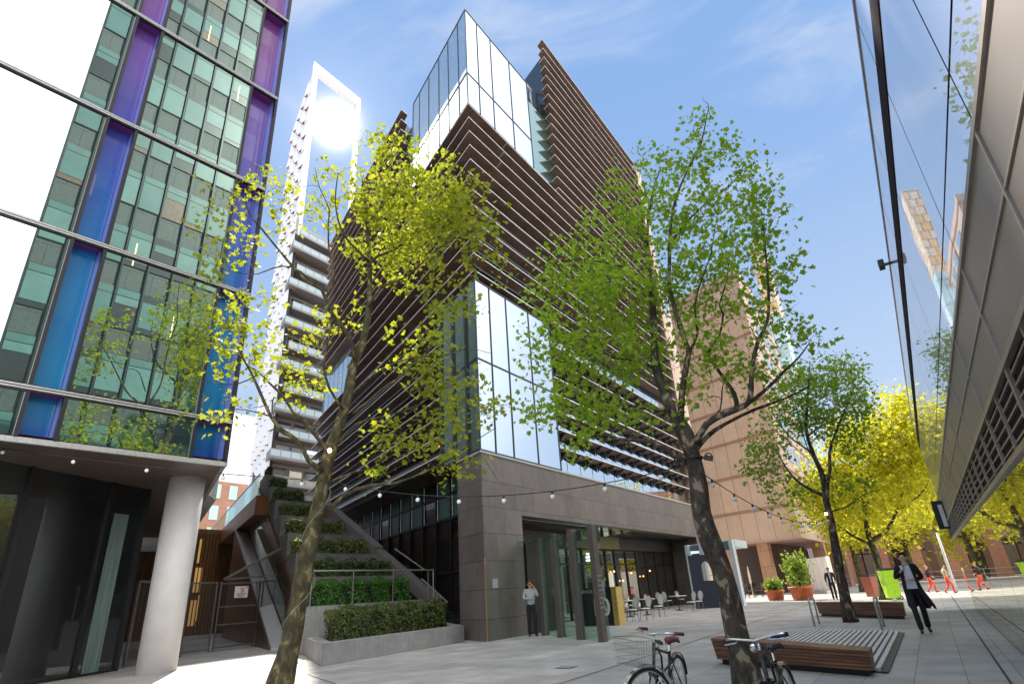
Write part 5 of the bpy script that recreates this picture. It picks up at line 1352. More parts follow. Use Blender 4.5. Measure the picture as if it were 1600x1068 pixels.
for i, (px_, lb) in enumerate(tabs):
    p = gnd(*px_); place(tb0 if i == 0 else copy_tree(tb0), p, .55, lb)
    place(vs0 if i == 0 else copy_tree(vs0), p + UP * .75, 0, ('flower pot on the table nearest the number sign', 'flower pot on the middle cafe table', 'flower pot on the table nearest the wind screen')[i])
bt = thing('giant_bottle', 'big green display bottle standing in the shop doorway', 'bottle', S(12.6, 1.9))
q = MB(); q.lathe(S(12.6, 1.9), [(.20, 0), (.24, .12), (.24, .55), (.20, .75), (.09, 1.0), (.065, 1.25), (.075, 1.27), (.075, 1.36)], 18)
q.build('bottle_glass', plain('bottle_green', (0.10, 0.62, 0.06), 0.15), bt, True)
q = MB(); q.lathe(S(12.6, 1.9), [(.22, -.0), (.26, .01), (.26, .06), (.2, .065)], 18); q.build('bottle_base', M_DARK, bt)
mb = thing('menu_board', 'small framed menu board on a stand among the cafe tables', 'sign', S(13.6, .9))
q = MB(); q.box(S(13.6, .9, .75), UD * .45, DL * .04, UP * .6); q.build('board', M_BLACK, mb)
q = MB(); q.box(S(13.62, .885, 1.0), UD * .40, DL * .01, UP * .3); q.build('menu_sheet', plain('menu_red', (0.45, 0.12, 0.09), 0.5), mb)
q = MB(); q.tube([S(13.82, .93, 0), S(13.82, .93, .8)], .02, 6); q.lathe(S(13.82, .93, 0), [(.2, 0), (.2, .02), (.03, .03)], 10); q.build('stand', M_DARK, mb)
M_RATTAN = plain('dark_rattan', (0.055, 0.042, 0.036), 0.6, var=0.3, scale=30)
def make_bistro():
    t = thing('rattan_chair', 'x', 'chair', (0, 0, 0), 'dark rattan chairs under the tan building')
    q = MB(); q.cbox((0, 0, .42), .5, .5, .07); q.build('seat', M_RATTAN, t)
    q = MB(); q.cbox((0, -.24, .66), .5, .05, .42); q.build('backrest', M_RATTAN, t)
    for s_ in (-1, 1):
        q = MB(); q.cbox((s_ * .26, 0, .62), .05, .5, .05); q.cbox((s_ * .26, .22, .50), .05, .05, .25); q.build('armrest', M_RATTAN, t)
        for y in (-.22, .22):
            q = MB(); q.cbox((s_ * .23, y, .2), .04, .04, .40); q.build('leg', M_RATTAN, t)
    return t
bc = make_bistro()
for i, (px_, rz, lb) in enumerate([((1158, 934), .6, 'dark rattan chair leftmost under the tan building, by the pier'), ((1171, 933), 3.6, 'dark rattan chair in the middle of the set under the tan building'), ((1187, 932), 1.0, 'dark rattan chair rightmost of the set, nearest the small plant pot'), ((1178, 928), 2.6, 'dark rattan chair at the back of the set under the tan building')]):
    place(bc if i == 0 else copy_tree(bc), gnd(*px_), rz, lb, 1.15)
pr = thing('closed_parasol', 'closed cream parasol standing among the dark rattan chairs', 'parasol', gnd(1177, 930))
q = MB(); q.lathe(gnd(1177, 930), [(.25, 0), (.25, .06), (.03, .08), (.03, .9), (.09, 1.0), (.10, 1.6), (.03, 2.35)], 10); q.build('folded_canopy', plain('cream_canvas', (0.62, 0.55, 0.42), 0.7), pr)

# ------------------------------------------------------------------ wooden benches, striped deck, bicycle hoops
M_WOOD = plain('ipe_board', (0.145, 0.062, 0.036), 0.42, var=0.35, scale=3.0, stretch=(1, 1, 6))
def woodmat():
    m_, n, l, b_ = newmat('stacked_hardwood')
    t = n.new('ShaderNodeTexCoord'); sx = n.new('ShaderNodeSeparateXYZ'); l.new(t.outputs['UV'], sx.inputs[0])
    mp_ = n.new('ShaderNodeMapping'); mp_.inputs['Scale'].default_value = (.7, 22, 1); l.new(t.outputs['UV'], mp_.inputs[0])
    ns = n.new('ShaderNodeTexNoise'); ns.inputs['Scale'].default_value = 1.0; ns.inputs['Detail'].default_value = 6; l.new(mp_.outputs[0], ns.inputs['Vector'])
    r_ = n.new('ShaderNodeValToRGB'); e = r_.color_ramp.elements
    e[0].position, e[0].color = .32, (.045, .018, .012, 1); e[1].position, e[1].color = .70, (.26, .115, .062, 1)
    l.new(ns.outputs['Fac'], r_.inputs[0]); l.new(r_.outputs[0], b_.inputs['Base Color']); setp(b_, Roughness=.4)
    return m_
M_IPE = woodmat()
M_STRIPE_W, M_STRIPE_D = plain('pale_strip', (0.55, 0.55, 0.54), 0.5, var=0.08, scale=8), plain('dark_strip', (0.05, 0.045, 0.045), 0.5)
def bench(name_label, A, Bp, zA, zB, dep):
    t = thing('wooden_bench', name_label, 'bench', (A + Bp) / 2, 'low hardwood benches in the plaza')
    v = Bp - A; L = np.linalg.norm(v); v /= L
    inn = UD if (UD @ ND) >= 0 else UD
    N = 6
    q = MB()
    for i in range(N):                     # stacked boards, front leans out towards the top
        f0, f1 = i / N, (i + 1) / N
        za0, za1, zb0, zb1 = .09 + (zA - .09) * f0, .09 + (zA - .09) * f1 - .006, .09 + (zB - .09) * f0, .09 + (zB - .09) * f1 - .006
        o0 = -.10 * f0
        a, b = A + UD * o0 - v * .04 * f0, Bp + UD * o0 + v * .04 * f0
        q.hexa([a + UP * za0, b + UP * zb0, b + UD * (dep - o0) + UP * zb0, a + UD * (dep - o0) + UP * za0], [a + UP * za1, b + UP * zb1, b + UD * (dep - o0) + UP * zb1, a + UD * (dep - o0) + UP * za1])
    q.build('hardwood_boards', M_IPE, t)
    q = MB(); a, b = A + UD * .10 + v * .08, Bp + UD * .10 - v * .08; q.hexa([a, b, b + UD * (dep - .15), a + UD * (dep - .15)], [p + UP * .09 for p in (a, b, b + UD * (dep - .15), a + UD * (dep - .15))]); q.build('plinth', M_DARK, t)
    return t
bench('hardwood bench nearest the viewer with the striped deck behind it', gnd(1122, 1037.5), gnd(1366, 1058), .45, .36, .50)
bench('farther hardwood bench around the foot of the slender tree', gnd(1281, 962), gnd(1417, 967), .48, .48, .55)
dk = thing('striped_deck', 'low deck of pale and dark strips behind the nearest hardwood bench', 'deck', S(3, -11.4))
q = MB()
for i in range(23):
    b0 = -9.95 - i * .13; q.box(S(-.25, b0, .01), UD * 6.7, -DL * .078, UP * .055, 0)
q.box(S(-.25, -9.90, .008), UD * 6.7, -DL * 3.1, UP * .02, 1)
q.box(S(1.9, -11.2, .066), UD * 1.2, -DL * .5, UP * .006, 0)
q.build('strips', [M_STRIPE_W, M_STRIPE_D], dk)
for i, (p, d_, lb) in enumerate(((gnd(1273, 978), .95, 'steel bicycle hoop left of the slender tree'), (gnd(1378.5, 983), .95, 'steel bicycle hoop right of the slender tree'))):
    t = thing('bicycle_hoop', lb, 'bicycle stand', p, 'steel bicycle hoops')
    q = MB(); R_ = .10; e1 = p + UD * d_
    path = [p, p + UP * .66, p + UP * .72 + UD * .03, p + UP * .75 + UD * .10, e1 + UP * .75 - UD * .10, e1 + UP * .72 - UD * .03, e1 + UP * .66, e1]
    q.tube(path, .028, 10); q.build('hoop_tube', M_STEEL, t, True)

# ------------------------------------------------------------------ pots, bins, hoardings, lamp post, van, fence
def foliage(name, mat, parent, c, rx, rz, n, size, seed=2):
    rg = np.random.default_rng(seed); q = MB()
    for i in range(n):
        v = rg.normal(0, 1, 3); v /= np.linalg.norm(v); v *= rg.random() ** .5
        p = c + v * [rx, rx, rz] * (1 + .25 * math.sin(v[0] * 7 + v[2] * 5))
        nn = rg.normal(0, 1, 3) + [0, 0, .6]; nn /= np.linalg.norm(nn); t = rg.normal(0, 1, 3); t -= nn * (t @ nn); t /= np.linalg.norm(t); s_ = np.cross(nn, t)
        L = size * rg.uniform(.6, 1.4)
        q.add([p, p + t * L * .5 + s_ * L * .3, p + t * L, p + t * L * .5 - s_ * L * .3], [(0, 1, 2, 3)])
    return q.build(name, mat, parent)
M_TERRA = plain('terracotta', (0.50, 0.13, 0.05), 0.55, var=0.2, scale=4)
M_POTLEAF = leafmat('pot_leaf', (0.10, 0.18, 0.02), (0.2, 0.26, 0.03), (0.25, 0.42, 0.03), (0.4, 0.5, 0.05), .4)
for (pA, pB, hgt, fr, fz, nn, lb) in (((1203, 937), (1225, 938.5), .62, .55, .38, 500, 'small terracotta pot with low ferny plant near the rattan chairs'), ((1243, 937), (1269, 937), .78, .78, 1.15, 900, 'large terracotta pot with a tall leafy shrub near the hoardings')):
    c = (gnd(*pA) + gnd(*pB)) / 2; w_ = np.linalg.norm(gnd(*pA) - gnd(*pB)) * .46
    w_ = .60 if hgt < .7 else .74
    t = thing('plant_pot', lb, 'plant pot', c, 'terracotta pots')
    q = MB(); q.lathe(c, [(w_ * .75, .04), (w_ * .9, hgt * .8), (w_, hgt * .82), (w_, hgt), (w_ * .85, hgt), (w_ * .8, hgt - .08)], 20); q.build('pot', M_TERRA, t, True)
    q = MB()
    for k in range(4): q.cbox(c + np.array([math.cos(k * 1.57) * w_ * .6, math.sin(k * 1.57) * w_ * .6, .03]), .08, .08, .06)
    q.build('feet', M_TERRA, t)
    foliage('shrub', M_POTLEAF, t, c + UP * (hgt + fz * .75), fr, fz, nn, .22, 4)
    q = MB()
    for k in range(5): q.tube([c + UP * hgt * .8, c + UP * (hgt + fz) + np.array([RNG.normal(0, .25), RNG.normal(0, .25), 0])], [.03, .008], 5)
    q.build('stems', M_TWIG, t)
def bin_(pL, pR, h, col, lb, lid):
    a, b = gnd(*pL), gnd(*pR); v = b - a; L = np.linalg.norm(v); v /= L; back = np.array([-v[1], v[0], 0]); L = min(L, .75)
    m_ = a + v * L / 2 + back * .33
    t = thing('litter_bin', lb, 'bin', m_, 'wheeled bins under the yellow trees')
    q = MB(); w = L / 2
    b4 = [m_ + v * sx * w * .8 + back * sy * .28 + UP * .10 for sx, sy in ((-1, -1), (1, -1), (1, 1), (-1, 1))]; t4 = [m_ + v * sx * w + back * sy * .36 + UP * h for sx, sy in ((-1, -1), (1, -1), (1, 1), (-1, 1))]
    q.hexa(b4, t4); q.build('bin_body', plain('bin_' + lb.split()[0], col, .45), t, bevel=.02)
    q = MB(); q.hexa([p + UP * .002 for p in t4], [m_ + v * sx * w * .95 + back * sy * .34 + UP * (h + .10) for sx, sy in ((-1, -1), (1, -1), (1, 1), (-1, 1))]); q.build('bin_lid', lid, t)
    for s_ in (-1, 1):
        q = MB(); q.ring(m_ + v * s_ * w * .75 + back * .25 + UP * .1, v, .07, .03, 12, 5); q.build('wheel', M_BLACK, t)
bin_((1383, 937), (1404, 939), 1.38, (0.42, 0.72, 0.02), 'lime green wheeled bin with a black lid behind the walking man', M_BLACK)
bin_((1353, 935), (1371, 935), 1.12, (0.35, 0.10, 0.05), 'rusty brown bin left of the yellow tree trunk', M_DARK)
M_HOARD = plain('hoarding_white', (0.78, 0.75, 0.68), 0.6, var=0.05, scale=1)
def hoarding(p0, p1, ytop, lb):
    a, b = gnd(*p0), gnd(*p1); v = b - a; L = np.linalg.norm(v); v /= L; nn = np.array([-v[1], v[0], 0])
    d = ray(p0[0], ytop); hz = EYE + d[2] * ((a - O)[1] / d[1])
    t = thing('hoarding', lb, 'hoarding', (a + b) / 2, 'white site hoardings across the side road')
    q = MB(); q.box(a, v * L, nn * .08, UP * hz); q.build('board', M_HOARD, t)
    q = MB()
    for i in range(int(L / 1.2) + 1): q.box(a + v * min(i * 1.2, L - .03) - nn * .01, v * .03, nn * .02, UP * (hz - .02))
    q.build('board_joint', M_COPING, t)
    q = MB(); q.box(a - nn * .3, v * L, nn * .28, UP * .25); q.build('base_block', M_COPING, t)
hoarding((1197, 919.5), (1228, 920), 868, 'white hoarding left of the tall potted shrub')
hoarding((1271, 926), (1309, 927), 872, 'white hoarding behind the man in the dark suit')
bar_ = thing('crowd_barrier', 'long low steel barrier along the sunlit side road', 'barrier', S(46, -8))
q = MB()
for z in (.35, .70, 1.05): q.tube([S(46.5, 0, z), S(46.5, -34, z)], .03, 6)
q.build('rail', M_STEEL, bar_)
for i in range(14):
    q = MB(); q.tube([S(46.5, -2.5 * i, 0), S(46.5, -2.5 * i, 1.05)], .028, 6); q.build('post', M_STEEL, bar_)
lp = gnd(1495, 924); lt = onp(1466, 828, lp, lp / np.linalg.norm(lp))
la = thing('street_lamp', 'slim pale street lamp post at the end of the mirrored pavilion', 'street lamp', lp)
q = MB(); q.tube([lp, lp + UP * lt[2]], [.09, .06], 10); q.build('post', plain('lamp_grey', (0.6, 0.6, 0.6), 0.4), la, True)
q = MB(); q.bar(lp + UP * (lt[2] - .02), lp + UP * (lt[2] + .05) - UD * .9 - ND * .2, .18, .10); q.build('lamp_head', M_DARK, la)
def van(c, hd, lb):
    """boxy delivery van: loft of side profile with wheels, windows and lamps"""
    t = thing('parked_van', lb, 'van', c)
    f = np.array([math.sin(hd), math.cos(hd), 0]); s_ = np.array([f[1], -f[0], 0])
    pr_ = [(-2.5, .35), (-2.5, 1.9), (-2.3, 2.05), (.9, 2.05), (1.35, 1.75), (1.9, 1.15), (2.45, .95), (2.55, .35)]
    q = MB(); n_ = len(pr_)
    vs = [c + f * x + s_ * w * (.95 if z < 1.2 else .85) + UP * z for w in (-1, 1) for x, z in pr_]
    q.add(vs, [tuple(range(n_)), tuple(range(2 * n_ - 1, n_ - 1, -1))] + [(i, n_ + i, n_ + (i + 1) % n_, (i + 1) % n_) for i in range(n_)]); q.build('van_body', plain('van_white', (.75, .76, .76), .25, .0), t, bevel=.05)
    for w in (-1, 1):
        q = MB(); q.quad(*[c + f * x + s_ * w * (.90 if z < 1.3 else .875) + UP * z for x, z in ((.3, 1.2), (1.6, 1.2), (1.25, 1.75), (.3, 1.85))]); q.build('side_window', M_SHOP, t)
        for x in (-1.6, 1.65):
            q = MB(); q.ring(c + f * x + s_ * w * .86 + UP * .33, s_, .24, .09, 18, 6); q.lathe(c + f * x + s_ * w * .86 + UP * .33, [(.01, -.02), (.1, 0), (.01, .02)], 8); wh = q.build('wheel', M_BLACK, t)
        q = MB(); q.box(c + f * 2.46 + s_ * w * .55 + UP * .75, f * .06, s_ * .2, UP * .16); q.build('headlight', M_PALEGLASS, t)
    q = MB(); q.quad(*[c + f * x + s_ * w * .80 + UP * z for (x, z, w) in ((1.40, 1.74, -1), (1.92, 1.18, -1), (1.92, 1.18, 1), (1.40, 1.74, 1))]); q.build('windscreen', M_SHOP, t)
van(S(53.5, -27), math.radians(-57), 'white van parked on the side road beyond the yellow trees')

# ------------------------------------------------------------------ bicycles
M_TYRE = plain('tyre_rubber', (0.015, 0.015, 0.016), 0.7); M_CHROME = plain('chrome', (0.62, 0.62, 0.63), 0.18, 1.0, var=0.05)
M_BFRAME = plain('black_enamel', (0.012, 0.014, 0.014), 0.2, var=0.1); M_LEATHER = plain('oxblood_leather', (0.16, 0.03, 0.028), 0.45)
def bicycle(label, rear, front, lean, saddle_m, grip_m, fender_m, basket, steer, wheel_r=.335, flat_bar=False):
    v = front - rear; hd = math.atan2(v[1], v[0])
    t = thing('bicycle', label, 'bicycle', (0, 0, 0), 'bicycles parked by the green tree')
    WB = np.linalg.norm(v[:2]); R = wheel_r
    def wheel(cx, ang, fnd):
        ax = np.array([math.sin(ang), -math.cos(ang), 0]) * -1; c = np.array([cx, 0, R])
        ax = np.array([-math.sin(ang), math.cos(ang), 0])
        q = MB(); q.ring(c, ax, R - .016, .016, 40, 8); w = q.build('wheel', M_TYRE, t, True)
        q = MB(); q.ring(c, ax, R - .038, .009, 40, 5); q.build('rim', M_CHROME, w, True)
        q = MB(); x = np.array([math.cos(ang), math.sin(ang), 0])
        for i in range(28):
            a = 2 * math.pi * i / 28; s_ = ax * (.03 if i % 2 else -.03)
            q.tube([c + s_, c + (x * math.cos(a) + UP * math.sin(a)) * (R - .04)], .0016, 4, cap=False)
        q.build('spokes', M_CHROME, w)
        q = MB(); q.tube([c - ax * .05, c + ax * .05], .022, 10); q.build('hub', M_CHROME, w)
        q = MB()
        a0, a1 = (.1, 2.9) if fnd == 'rear' else (.35, 2.75)
        arc = [c + (x * math.cos(a) + UP * math.sin(a)) * (R + .022) for a in np.linspace(a0, a1, 18)]
        for i in range(17): q.bar(arc[i], arc[i + 1], .05, .006, ax if False else np.cross(arc[i + 1] - arc[i], ax))
        q.build('mudguard', fender_m, t)
    wheel(0, 0, 'rear'); wheel(WB, steer, 'front')
    bb = np.array([.43, 0, .28]); st = np.array([.27, 0, .72]); hb, ht = np.array([WB - .20, 0, .58]), np.array([WB - .27, 0, .84]); rh = np.array([0, 0, R])
    q = MB()
    q.tube([bb, st + (st - bb) * .02], .016, 8); q.tube([bb, hb], .018, 8); q.tube([st * .97 + bb * .03, ht - UP * .03], .014, 8); q.tube([hb - (ht - hb) * .1, ht + (ht - hb) * .1], .019, 8)
    for s_ in (-1, 1):
        e = np.array([0, .05 * s_, 0]); q.tube([bb + e * .5, rh + e], .009, 6); q.tube([st - (st - bb) * .08 + e * .2, rh + e], .008, 6)
    q.build('frame', M_BFRAME, t, True)
    q = MB(); fc = np.array([WB, 0, R]); ax = np.array([-math.sin(steer), math.cos(steer), 0])
    for s_ in (-1, 1): q.tube([hb + ax * .045 * s_ - UP * .01, (hb + fc) / 2 + ax * .05 * s_ - np.array([.02, 0, 0]), fc + ax * .05 * s_], .011, 6)
    q.bar(hb - ax * .06, hb + ax * .06, .04, .04); q.build('fork', M_BFRAME, t)
    q = MB(); q.tube([st, st + (st - bb) * .22], .013, 8); q.build('seat_post', M_CHROME, t)
    sp_ = st + (st - bb) * .22 + UP * .02
    q = MB(); prof = [(-.14, .085, .0), (-.10, .095, .02), (-.02, .06, .02), (.06, .026, .012), (.13, .018, .0)]
    vs, fs = [], []
    for (x, w, z) in prof:
        for (yy, zz) in ((-1, -.035), (-.8, 0.005), (0, .018), (.8, .005), (1, -.035), (0, -.02)): vs.append(sp_ + np.array([x, yy * w, z + zz]))
    for i in range(4):
        for j in range(6): fs.append((i * 6 + j, i * 6 + (j + 1) % 6, (i + 1) * 6 + (j + 1) % 6, (i + 1) * 6 + j))
    fs += [(0, 1, 2, 3, 4, 5), (29, 28, 27, 26, 25, 24)]
    q.add(vs, fs); q.build('saddle', saddle_m, t, True)
    h0 = ht + np.array([-.03, 0, .10]); X = np.array([math.cos(steer), math.sin(steer), 0])
    q = MB(); q.tube([ht, h0], .013, 8); q.tube([h0, h0 + X * .06 + UP * .01], .014, 8)
    hbp = h0 + X * .06 + UP * .01
    path = [hbp - ax * .28 - X * (.20 if not flat_bar else .03) + UP * .02, hbp - ax * .27 - X * (.09 if not flat_bar else .02) + UP * .03, hbp - ax * .20 + UP * .03, hbp, hbp + ax * .20 + UP * .03, hbp + ax * .27 - X * (.09 if not flat_bar else .02) + UP * .03, hbp + ax * .28 - X * (.20 if not flat_bar else .03) + UP * .02]
    q.tube(path, .011, 8); q.build('handlebar', M_CHROME, t, True)
    for e0, e1 in ((path[0], path[1]), (path[6], path[5])):
        q = MB()
        if flat_bar: e1 = e0 + (hbp - e0) * .45
        q.tube([e0 - (e1 - e0) * .15, e1], .018, 8); q.build('grip', grip_m, t, True)
        q = MB(); q.tube([e1 + X * .02, e1 + X * .05 - UP * .01, e0 + X * .045 - UP * .03], .006, 5); q.build('brake_lever', M_CHROME, t)
    q = MB(); q.ring(bb + np.array([0, -.05, 0]), (0, 1, 0), .085, .008, 24, 5); q.build('chainring', M_CHROME, t)
    for s_ in (-1, 1):
        q = MB(); d_ = np.array([.14, 0, -.09]) * s_; q.tube([bb + np.array([0, .07 * s_, 0]), bb + d_ + np.array([0, .08 * s_, 0])], .009, 6); q.build('crank', M_CHROME, t)
        q = MB(); q.cbox(bb + d_ + np.array([0, .13 * s_, 0]), .09, .09, .022); q.build('pedal', M_BLACK, t)
    q = MB()
    for o_ in (-.0, .085): q.tube([bb + np.array([0, -.055, .08 - o_ * 1.9]), rh + np.array([0, -.055, .03 - o_ * .7])], .004, 4)
    q.build('chain', M_DARK, t)
    q = MB(); q.tube([st + np.array([.02, .02, -.10]), (st + ht) / 2 + np.array([.05, .03, -.20]), (st + ht) / 2 + np.array([.12, .03, -.30]), ht + np.array([-.14, .03, -.12]), ht + np.array([-.06, .02, -.02])], .012, 6); q.build('cable_lock', M_BLACK, t, True)
    q = MB(); q.bar((st * .45 + ht * .55) + UP * .05, (st * .2 + ht * .8) + UP * .06, .05, .03); q.build('pump', M_DARK, t)
    q = MB(); q.tube([bb + np.array([-.12, .05, -.02]), np.array([.24, .17, .0])], .009, 6); q.build('kickstand', M_CHROME, t)
    if basket:
        q = MB(); c = fc + X * .02 + UP * .36 + np.array([-.02, 0, 0]); w, dp, hh = .36, .26, .24
        def bp_(u, vv, z): return c + ax * (u - .5) * w * (1 + .15 * z / hh) + X * (vv * dp - .02) * (1 + .15 * z / hh) + UP * z
        for k in range(5):
            z = hh * k / 4; lp_ = [bp_(0, 0, z), bp_(1, 0, z), bp_(1, 1, z), bp_(0, 1, z), bp_(0, 0, z)]
            q.tube(lp_, .0035 if k == 4 else .0015, 4)
        for k in range(11):
            u = k / 10; q.tube([bp_(u, 0, hh), bp_(u, 0, 0), bp_(u, 1, 0), bp_(u, 1, hh)], .0014, 4)
        for k in range(1, 8):
            u = k / 8; q.tube([bp_(0, u, hh), bp_(0, u, 0), bp_(1, u, 0), bp_(1, u, hh)], .0014, 4)
        q.build('wire_basket', plain('basket_wire', (0.25, 0.25, 0.25), 0.3, 0.8), t)
    else:
        q = MB(); q.ball(hbp + X * .05 - UP * .05, .035, 10, 6); q.build('head_lamp', M_CHROME, t)
    t.location = (rear[0], rear[1], 0); t.rotation_euler = (lean, 0, hd)
    return t
bicycle('black town bicycle with a front wire basket and oxblood saddle', np.array([1.66, 7.78, 0]), np.array([1.13, 6.82, 0]), math.radians(-5), M_LEATHER, M_LEATHER, M_CHROME, True, math.radians(-30))
bicycle('black bicycle with black grips leaning on the green tree trunk', np.array([2.46, 6.35, 0]), np.array([1.93, 5.42, 0]), math.radians(6), M_BLACK, M_BLACK, M_CHROME, False, math.radians(-16), flat_bar=True)

# ------------------------------------------------------------------ festoon lights and lamps strapped to the trunks
M_CABLE = plain('festoon_cable', (0.012, 0.012, 0.012), 0.6)
M_BULB = plain('frosted_bulb', (0.78, 0.80, 0.82), 0.12, var=0.02)
def festoon(label, pts, nb, off0=.5):
    t = thing('festoon_lights', label, 'string lights', pts[0], 'festoon strings over the plaza')
    q = MB(); q.tube(pts, .0085, 5); q.build('cable', M_CABLE, t)
    P_ = np.array(pts); sg_ = np.linalg.norm(np.diff(P_, axis=0), axis=1); cum = np.concatenate([[0], np.cumsum(sg_)])
    for i in range(nb):
        s_ = cum[-1] * (i + off0) / nb; j = min(np.searchsorted(cum, s_) - 1, len(sg_) - 1); j = max(j, 0)
        p = P_[j] + (P_[j + 1] - P_[j]) * ((s_ - cum[j]) / sg_[j])
        q = MB(); q.ball(p - UP * .095, .042, 12, 8); b_ = q.build('bulb', M_BULB, t, True)
        q = MB(); q.tube([p, p - UP * .06], .017, 6); q.build('lamp_holder', M_CABLE, b_)
    return t
def tp(base, x, y):
    n0 = np.array([base[0], base[1], 0.]); n0 /= np.linalg.norm(n0); return onp(x, y, base, n0)
w1, w2 = tp(T1, 520, 752), tp(T2, 1086, 722)
wl_ = FB(-5.2, .15, 5.15)
festoon('festoon string from the glass office block to the mossy yellow green tree', bez(onp(-60, 690, np.array([-9.2, 13, 0]), np.array([0, 1., 0])), w1, .10, 14), 5, .62)
festoon('festoon string from the mossy tree across the stone front to the green tree', bez(w1, w2, .42, 18), 8, .4)
festoon('festoon string from the green tree to the slender dark trunked tree', bez(tp(T2, 1092, 735), tp(T3, 1296, 806), .45, 16), 11, .5)
M_LAMPON = glow('warm_lamp', (1.0, 0.78, 0.35), 14.0)
for (bs_, px_, lb) in ((T1, (514, 707), 'small lit lamp strapped high on the mossy tree trunk'), (T3, (1291, 803), 'small lit lamp strapped to the slender dark trunk')):
    p = tp(bs_, *px_) - np.array([bs_[0], bs_[1], 0]) / np.linalg.norm(bs_[:2]) * .22
    t = thing('tree_lamp', lb, 'lamp', p)
    q = MB(); q.ball(p, .045, 10, 6); q.build('bulb', M_LAMPON, t)
    q = MB(); q.tube([p + UP * .05, p + UP * .11], .05, 8); q.build('lamp_holder', M_BLACK, t)
p = tp(T2, 1083, 716); n0 = np.array([T2[0], T2[1], 0]) / np.linalg.norm(T2[:2]); sd = np.array([n0[1], -n0[0], 0])
t = thing('tree_strap', 'black strap with two small flood lights tied round the green tree trunk', 'strap lights', p)
q = MB(); q.ring(p, UP, .150, .020, 18, 6); q.build('strap', M_BLACK, t)
for s_ in (-1, 1):
    q = MB(); q.bar(p + sd * s_ * .17, p + sd * s_ * .30 - UP * .04, .09, .07); q.ring(p + sd * s_ * .24 - n0 * .04, n0, .05, .012, 10, 5); q.build('flood_head', M_BLACK, t)
wr = thing('trunk_cable', 'thin pale cable wound round the mossy tree trunk', 'cable', T1)
q = MB(); pts = []
tr = [(447, 1040), (461, 975), (474, 910), (487, 845), (500, 782), (511, 730)]
for i, z in enumerate(np.linspace(0, 1, 46)):
    k = z * (len(tr) - 1); j = min(int(k), len(tr) - 2); x = tr[j][0] + (tr[j + 1][0] - tr[j][0]) * (k - j); y = tr[j][1] + (tr[j + 1][1] - tr[j][1]) * (k - j)
    c = tp(T1, x, y); a = z * 2 * math.pi * 2.3 + .8; r_ = .245 - .075 * z
    pts.append(c + np.array([math.cos(a), math.sin(a), 0]) * r_)
q.tube(pts, .0065, 5); q.build('cable', plain('pale_cable', (0.20, 0.19, 0.15), 0.6), wr)
# ------------------------------------------------------------------ people
def skin_mesh(verts, edges, root=0, sub=1):
    """grow a continuous surface over a jointed skeleton; verts: (x, y, z, rx, ry)"""
    me = bpy.data.meshes.new('skeleton'); me.from_pydata([v[:3] for v in verts], edges, []); me.update()
    o = bpy.data.objects.new('skeleton', me); COL.objects.link(o)
    o.modifiers.new('skin', 'SKIN'); md = o.modifiers.new('sub', 'SUBSURF'); md.levels = md.render_levels = sub
    sv = me.skin_vertices[0].data
    for i, v in enumerate(verts):
        sv[i].radius = (v[3], v[4]); sv[i].use_root = (i == root)
    dg = bpy.context.evaluated_depsgraph_get(); out = bpy.data.meshes.new_from_object(o.evaluated_get(dg))
    bpy.data.objects.remove(o)
    out.polygons.foreach_set('use_smooth', [True] * len(out.polygons))
    return out
def add_skin(name, verts, edges, mat, parent, root=0, sub=1):
    me = skin_mesh(verts, edges, root, sub); me.materials.clear(); me.materials.append(mat)
    o = bpy.data.objects.new(name, me); COL.objects.link(o); o.parent = parent; return o
M_SKIN = plain('skin', (0.62, 0.36, 0.26), 0.5, var=0.06, scale=12)
M_SKINR = plain('ruddy_skin', (0.64, 0.31, 0.23), 0.5, var=0.06, scale=12)
M_HAIR = plain('dark_hair', (0.018, 0.012, 0.009), 0.6, var=0.3, scale=30); M_HAIRR = plain('ginger_hair', (0.30, 0.08, 0.03), 0.6, var=0.3, scale=30); M_HAIRG = plain('orange_hair', (0.75, 0.25, 0.06), 0.6)
M_COAT = plain('black_wool', (0.010, 0.010, 0.012), 0.85, var=0.3, scale=14); M_SUIT = plain('dark_suit', (0.022, 0.021, 0.028), 0.7, var=0.2); M_SHIRT = plain('pale_blue_shirt', (0.62, 0.66, 0.80), 0.7, var=0.06)
M_TROUS = plain('black_trousers', (0.009, 0.009, 0.011), 0.8, var=0.3); M_GREYTOP = plain('grey_jumper', (0.36, 0.40, 0.42), 0.85, var=0.12, scale=12); M_RED = plain('red_trousers', (0.80, 0.07, 0.03), 0.7, var=0.1)
M_SHOE = plain('black_shoe', (0.008, 0.007, 0.007), 0.35); M_TAN = plain('tan_top', (0.50, 0.38, 0.26), 0.8); M_GLASSES = plain('sunglasses', (0.01, 0.008, 0.008), 0.15)
